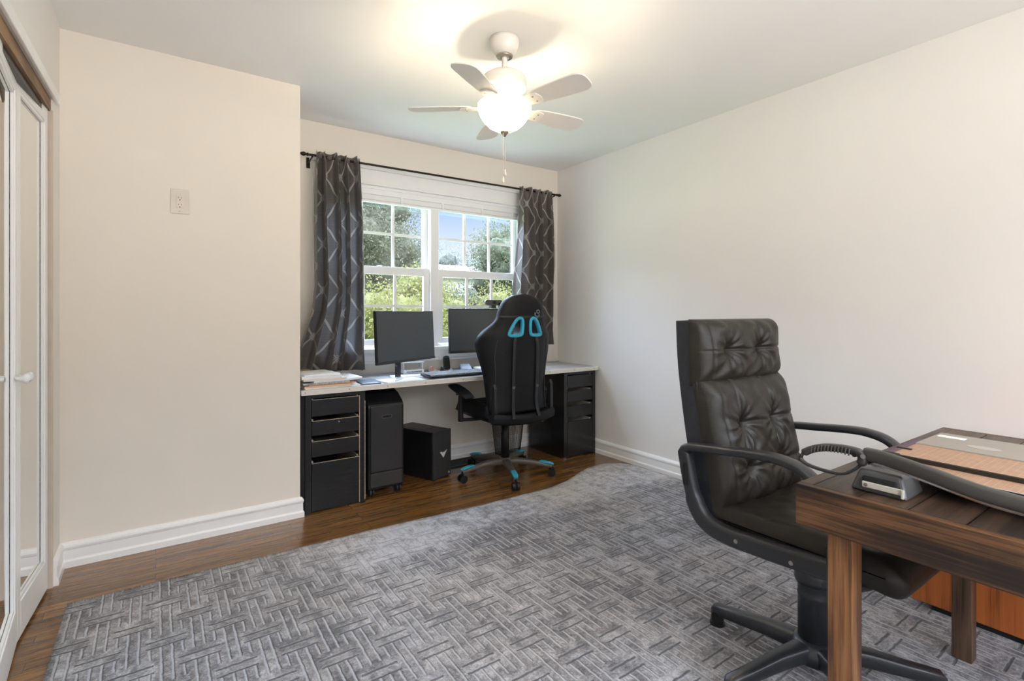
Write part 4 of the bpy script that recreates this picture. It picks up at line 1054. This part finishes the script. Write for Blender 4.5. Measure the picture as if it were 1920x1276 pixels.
obj('switch_housing', MB().lathe([(.050, 2.174), (.050, 2.152), (.060, 2.142), (.062, 2.134), (.052, 2.128), (0, 2.128)], c, 40), fanw, t)
glassb = NT('lit_frosted_glass'); 
glassb.col((.95, .90, .80)); glassb.set(Roughness=.4); glassb.b.inputs['Emission Color'].default_value = (1.0, .86, .66, 1); glassb.b.inputs['Emission Strength'].default_value = .8
tr = glassb.n('ShaderNodeBsdfTranslucent'); tr.inputs[0].default_value = (.98, .92, .80, 1)
mx = glassb.n('ShaderNodeMixShader'); mx.inputs[0].default_value = .5
glassb.l(glassb.b.outputs[0], mx.inputs[1]); glassb.l(tr.outputs[0], mx.inputs[2]); glassb.l(mx.outputs[0], glassb.out.inputs[0])
bowl = obj('glass_bowl', MB().lathe([(.118, 2.136), (.126, 2.128), (.124, 2.105), (.114, 2.078), (.097, 2.052), (.072, 2.028), (.042, 2.012), (.014, 2.006), (0, 2.006)], c, 48), glassb.m, t, label='glowing frosted glass bowl')
obj('finial', MB().lathe([(0, 2.010), (.022, 2.008), (.020, 2.000), (.011, 1.992), (.006, 1.982), (0, 1.980)], c, 24), nickel, t)
for k in range(5):
    a = math.radians(69.6+72*k); M = Matrix.Translation((FX, FY, 0)) @ Matrix.Rotation(a, 4, 'Z')
    zz = 2.120; Mp = M @ Matrix.Translation((0, 0, zz)) @ Matrix.Rotation(math.radians(-12), 4, 'X')
    hf = [(.155, -.02), (.165, -.040), (.20, -.048), (.30, -.056), (.395, -.060), (.420, -.0585), (.438, -.051), (.449, -.040), (.4545, -.025), (.456, -.01)]
    oc = hf+[(a_, -b_) for a_, b_ in reversed(hf)]
    b = obj('blade', MB().prism(oc, 'z', -.003, .003, Mp), fanw, t, bevel=.0015)
    ir = MB().prism([(.05, -.012), (.10, -.014), (.13, -.030), (.175, -.040), (.205, -.032), (.215, 0), (.205, .032), (.175, .040), (.13, .030), (.10, .014), (.05, .012)], 'z', -.009, -.0032, Mp)
    i_ = obj('blade_iron', ir, fanw, b, bevel=.002)
    obj('screw', MB().cyl(Mp @ Vector((.18, .018, -.011)), Mp @ Vector((.18, .018, -.008)), .004, n=8).cyl(Mp @ Vector((.18, -.018, -.011)), Mp @ Vector((.18, -.018, -.008)), .004, n=8), nickel, i_)
chain = mat('chain_pale', (.75, .70, .62), .35, .3)
for dx, dy, zb in ((-.012, -.006, 1.765), (.008, .008, 1.805)):
    x, y = FX+dx, FY+dy; ch = MB().tube([(x, y, 2.004), (x, y, zb+.02)], .0011, 6); ch.lathe([(0, .028), (.003, .024), (.0075, .008), (.008, .002), (.005, -.004), (0, -.006)], (x, y, zb), 12)
    obj('pull_chain', ch, chain, t)
FAN_W = 26
for k in range(2):
    a = math.radians(20+180*k)
    l = lamp('fan_bulb', 'POINT', (FX+.045*math.cos(a), FY+.045*math.sin(a), 2.100), FAN_W/2, (1.0, .84, .62), .022); l.parent = t; l.location = l.location-Vector((FX, FY, CZ))
    m = MB().lathe([(0, .03), (.012, .028), (.0165, .012), (.016, -.004), (.009, -.022), (0, -.024)], (FX+.045*math.cos(a), FY+.045*math.sin(a), 2.100), 16)

# unseen fill light added on the ceiling behind the camera
t = thing('rear_fill_light', 'round fill light added on the ceiling at the rear of the room', 'ceiling light', (1.0, -.2, CZ))
em = NT('fill_diffuser'); em.col((.9, .88, .85)); em.b.inputs['Emission Color'].default_value = (1, .93, .84, 1); em.b.inputs['Emission Strength'].default_value = 8
obj('rim', MB().lathe([(0, 2.44), (.19, 2.44), (.19, 2.41), (.175, 2.40)], (1.0, -.2, 0), 40), fanw, t)
obj('diffuser', MB().lathe([(.175, 2.40), (.165, 2.375), (.12, 2.352), (.06, 2.34), (0, 2.337)], (1.0, -.2, 0), 40), em.m, t)

# ------------------------------------------------------------ outdoors
def leafm(name, c):
    t = NT(name); oi = t.n('ShaderNodeNewGeometry'); nz = t.noise(t.pos(), 4.5, 6, .8)
    t.col(t.ramp(nz, (.3, tuple(x*.55 for x in c)), (.5, c), (.72, tuple(min(1, x*1.5) for x in c)))); t.set(Roughness=.6, Specular_IOR_Level=.2)
    tr = t.n('ShaderNodeBsdfTranslucent'); tr.inputs[0].default_value = (*[min(1, x*1.2) for x in c], 1)
    mx = t.n('ShaderNodeMixShader'); mx.inputs[0].default_value = .35
    t.l(t.b.outputs[0], mx.inputs[1]); t.l(tr.outputs[0], mx.inputs[2]); t.l(mx.outputs[0], t.out.inputs[0]); return t.m
bark = mat('bark_grey', (.22, .19, .16), .9, var=.3, vs=4)
sage = leafm('sage_leaves', (.070, .082, .056)); olive = leafm('olive_leaves', (.060, .072, .040)); lime = leafm('lime_leaves', (.105, .112, .034)); deep = leafm('deep_leaves', (.05, .066, .042)); haze = leafm('hazy_leaves', (.085, .100, .094))
GZ = -3.2
struct('ground_outside', MB().box(-60, 90, YB+.4, 140, GZ-.3, GZ), mat('lawn', (.12, .18, .06), .9, var=.3, vs=1))
def tree(name, label, cat, x, y, z0, z1, rad, n, ls, m, seed, trunk=.12, clumps=26, group='trees outside the window'):
    r = random.Random(seed); t = thing(name, label, cat, (x, y, GZ), group=group)
    cl = []
    zc = (z0+z1)/2; hz_ = (z1-z0)/2
    for _ in range(clumps):
        a = r.uniform(0, 2*PI); e_ = math.asin(r.uniform(-1, 1)); q = r.uniform(.35, .92)
        cl.append((x+rad*q*math.cos(a)*math.cos(e_), y+rad*q*math.sin(a)*math.cos(e_), zc+hz_*q*math.sin(e_), r.uniform(.22, .42)*rad))
    mb = MB(); V = []; Fc = []
    n = int(n*4.6); ls *= .40
    for cx, cy, cz, cr_ in cl:
        g0 = [r.uniform(0, 6.28) for _ in range(4)]
        def core(u, v):  # hidden lump added inside each clump to stop light passing through
            th, ph = 2*PI*u, PI*v; d = Vector((math.cos(th)*math.sin(ph), math.sin(th)*math.sin(ph), math.cos(ph)))
            k_ = cr_*.5*(1+.16*math.sin(7*d.x+g0[0])*math.sin(8*d.z+g0[1])+.12*math.sin(13*d.y+g0[2])*math.sin(12*d.x+g0[3]))
            return Vector((cx, cy, cz))+d*k_
        mb.grid(core, 20, 12, cu=True)
    for i in range(n):
        cx, cy, cz, cr_ = cl[r.randrange(clumps)]
        d = Vector((r.gauss(0, 1), r.gauss(0, 1), r.gauss(0, .8))).normalized()*cr_*r.uniform(.55, 1.05)
        p = Vector((cx, cy, cz))+d; s = ls*r.uniform(.6, 1.3)
        u = Vector((r.gauss(0, 1), r.gauss(0, 1), r.gauss(0, 1))).normalized(); w_ = u.cross(Vector((r.gauss(0, 1), r.gauss(0, 1), r.gauss(0, 1)))).normalized()
        k = len(V); V += [p-u*s, p+w_*s*.5, p+u*s, p-w_*s*.5]; Fc.append((k, k+1, k+2, k+3))
    mb.add(V, Fc, False); obj('foliage', mb, m, t, fix=False)
    tb = MB().tube([(x, y, GZ), (x+.1, y, zc-hz_*.5), (x-.05, y, zc+hz_*.5)], [trunk, trunk*.8, trunk*.35], 10)
    for _ in range(9):
        c_ = cl[r.randrange(clumps)]; zz = r.uniform(zc-hz_*.6, zc+hz_*.2)
        mid = Vector(((x+c_[0])/2+r.uniform(-.2, .2), (y+c_[1])/2, (zz+c_[2])/2)); tb.tube(smooth_path([(x, y, zz), mid, c_[:3]], 3), [trunk*.35]*4+[trunk*.25, trunk*.2, trunk*.1], 6)
    obj('trunk', tb, bark, t); return t
tree('broad_tree', 'tall pale green tree filling the left sash', 'tree', 3.9, 15.0, -1.5, 7.2, 3.0, 17000, .10, sage, 1, .22, 46)
tree('broad_tree', 'slender bluish tree with thin branches right of the pale tree', 'tree', 6.7, 18.0, -1, 5.0, 1.9, 5200, .11, haze, 2, .16, 24)
tree('leafy_shrub', 'bright yellow-green tree low in the left sash', 'tree', 3.9, 9.5, -2.4, 2.05, 1.75, 12000, .075, lime, 3, .08, 30)
tree('leafy_shrub', 'yellow-green tree low in the left part of the right sash', 'tree', 6.3, 10.5, -2.6, 2.0, 1.6, 11000, .075, lime, 4, .08, 26)
tree('broad_tree', 'large olive green tree on the right of the right sash', 'tree', 11.2, 14.0, -2.2, 5.1, 2.9, 15000, .10, olive, 5, .2, 46)
tree('broad_tree', 'dark green tree below the sky in the right sash', 'tree', 9.3, 17.5, -2.5, 2.9, 2.2, 9000, .11, deep, 6, .18, 30)
tree('broad_tree', 'olive tree low behind the right monitor', 'tree', 8.2, 11.5, -2.8, .9, 1.8, 7000, .08, olive, 8, .1, 26)
tree('broad_tree', 'green tree low at the far left of the left sash', 'tree', 1.7, 10.5, -2.6, 2.2, 1.9, 8000, .09, deep, 9, .12, 26)
for i, (x, y, zt, rr) in enumerate(((6, 44, 7.4, 4.2), (15, 48, 7.6, 4.3), (25, 46, 8.0, 4.9), (34.5, 43, 7.6, 4.3), (43, 40, 7.4, 4.2))):
    tree('distant_tree', ('hazy distant tree on the horizon behind the left sash', 'hazy distant tree behind the window mullion', 'hazy distant tree on the horizon in the right sash', 'hazy distant tree behind the olive tree', 'hazy distant tree furthest right on the horizon')[i], 'tree', x, y, -2.5, zt, rr, 7000, .24, haze, 20+i, .25, 26, 'distant trees on the horizon')
t = thing('distant_house', 'pale house with grey roof seen between the trees', 'house', (16, 31, GZ))
obj('wall', MB().box(14.5, 18, 29, 33, GZ, 3.4), mat('pale_siding', (.20, .20, .20), .7), t)
obj('roof', MB().prism([(28.6, 3.35), (33.4, 3.35), (31, 4.4)], 'x', 14.2, 18.3), mat('grey_shingle', (.09, .09, .10), .8), t)
for x in (15.2, 16.8): obj('window', MB().box(x, x+.7, 28.97, 29.0, 1.6, 2.7), screenm, t)
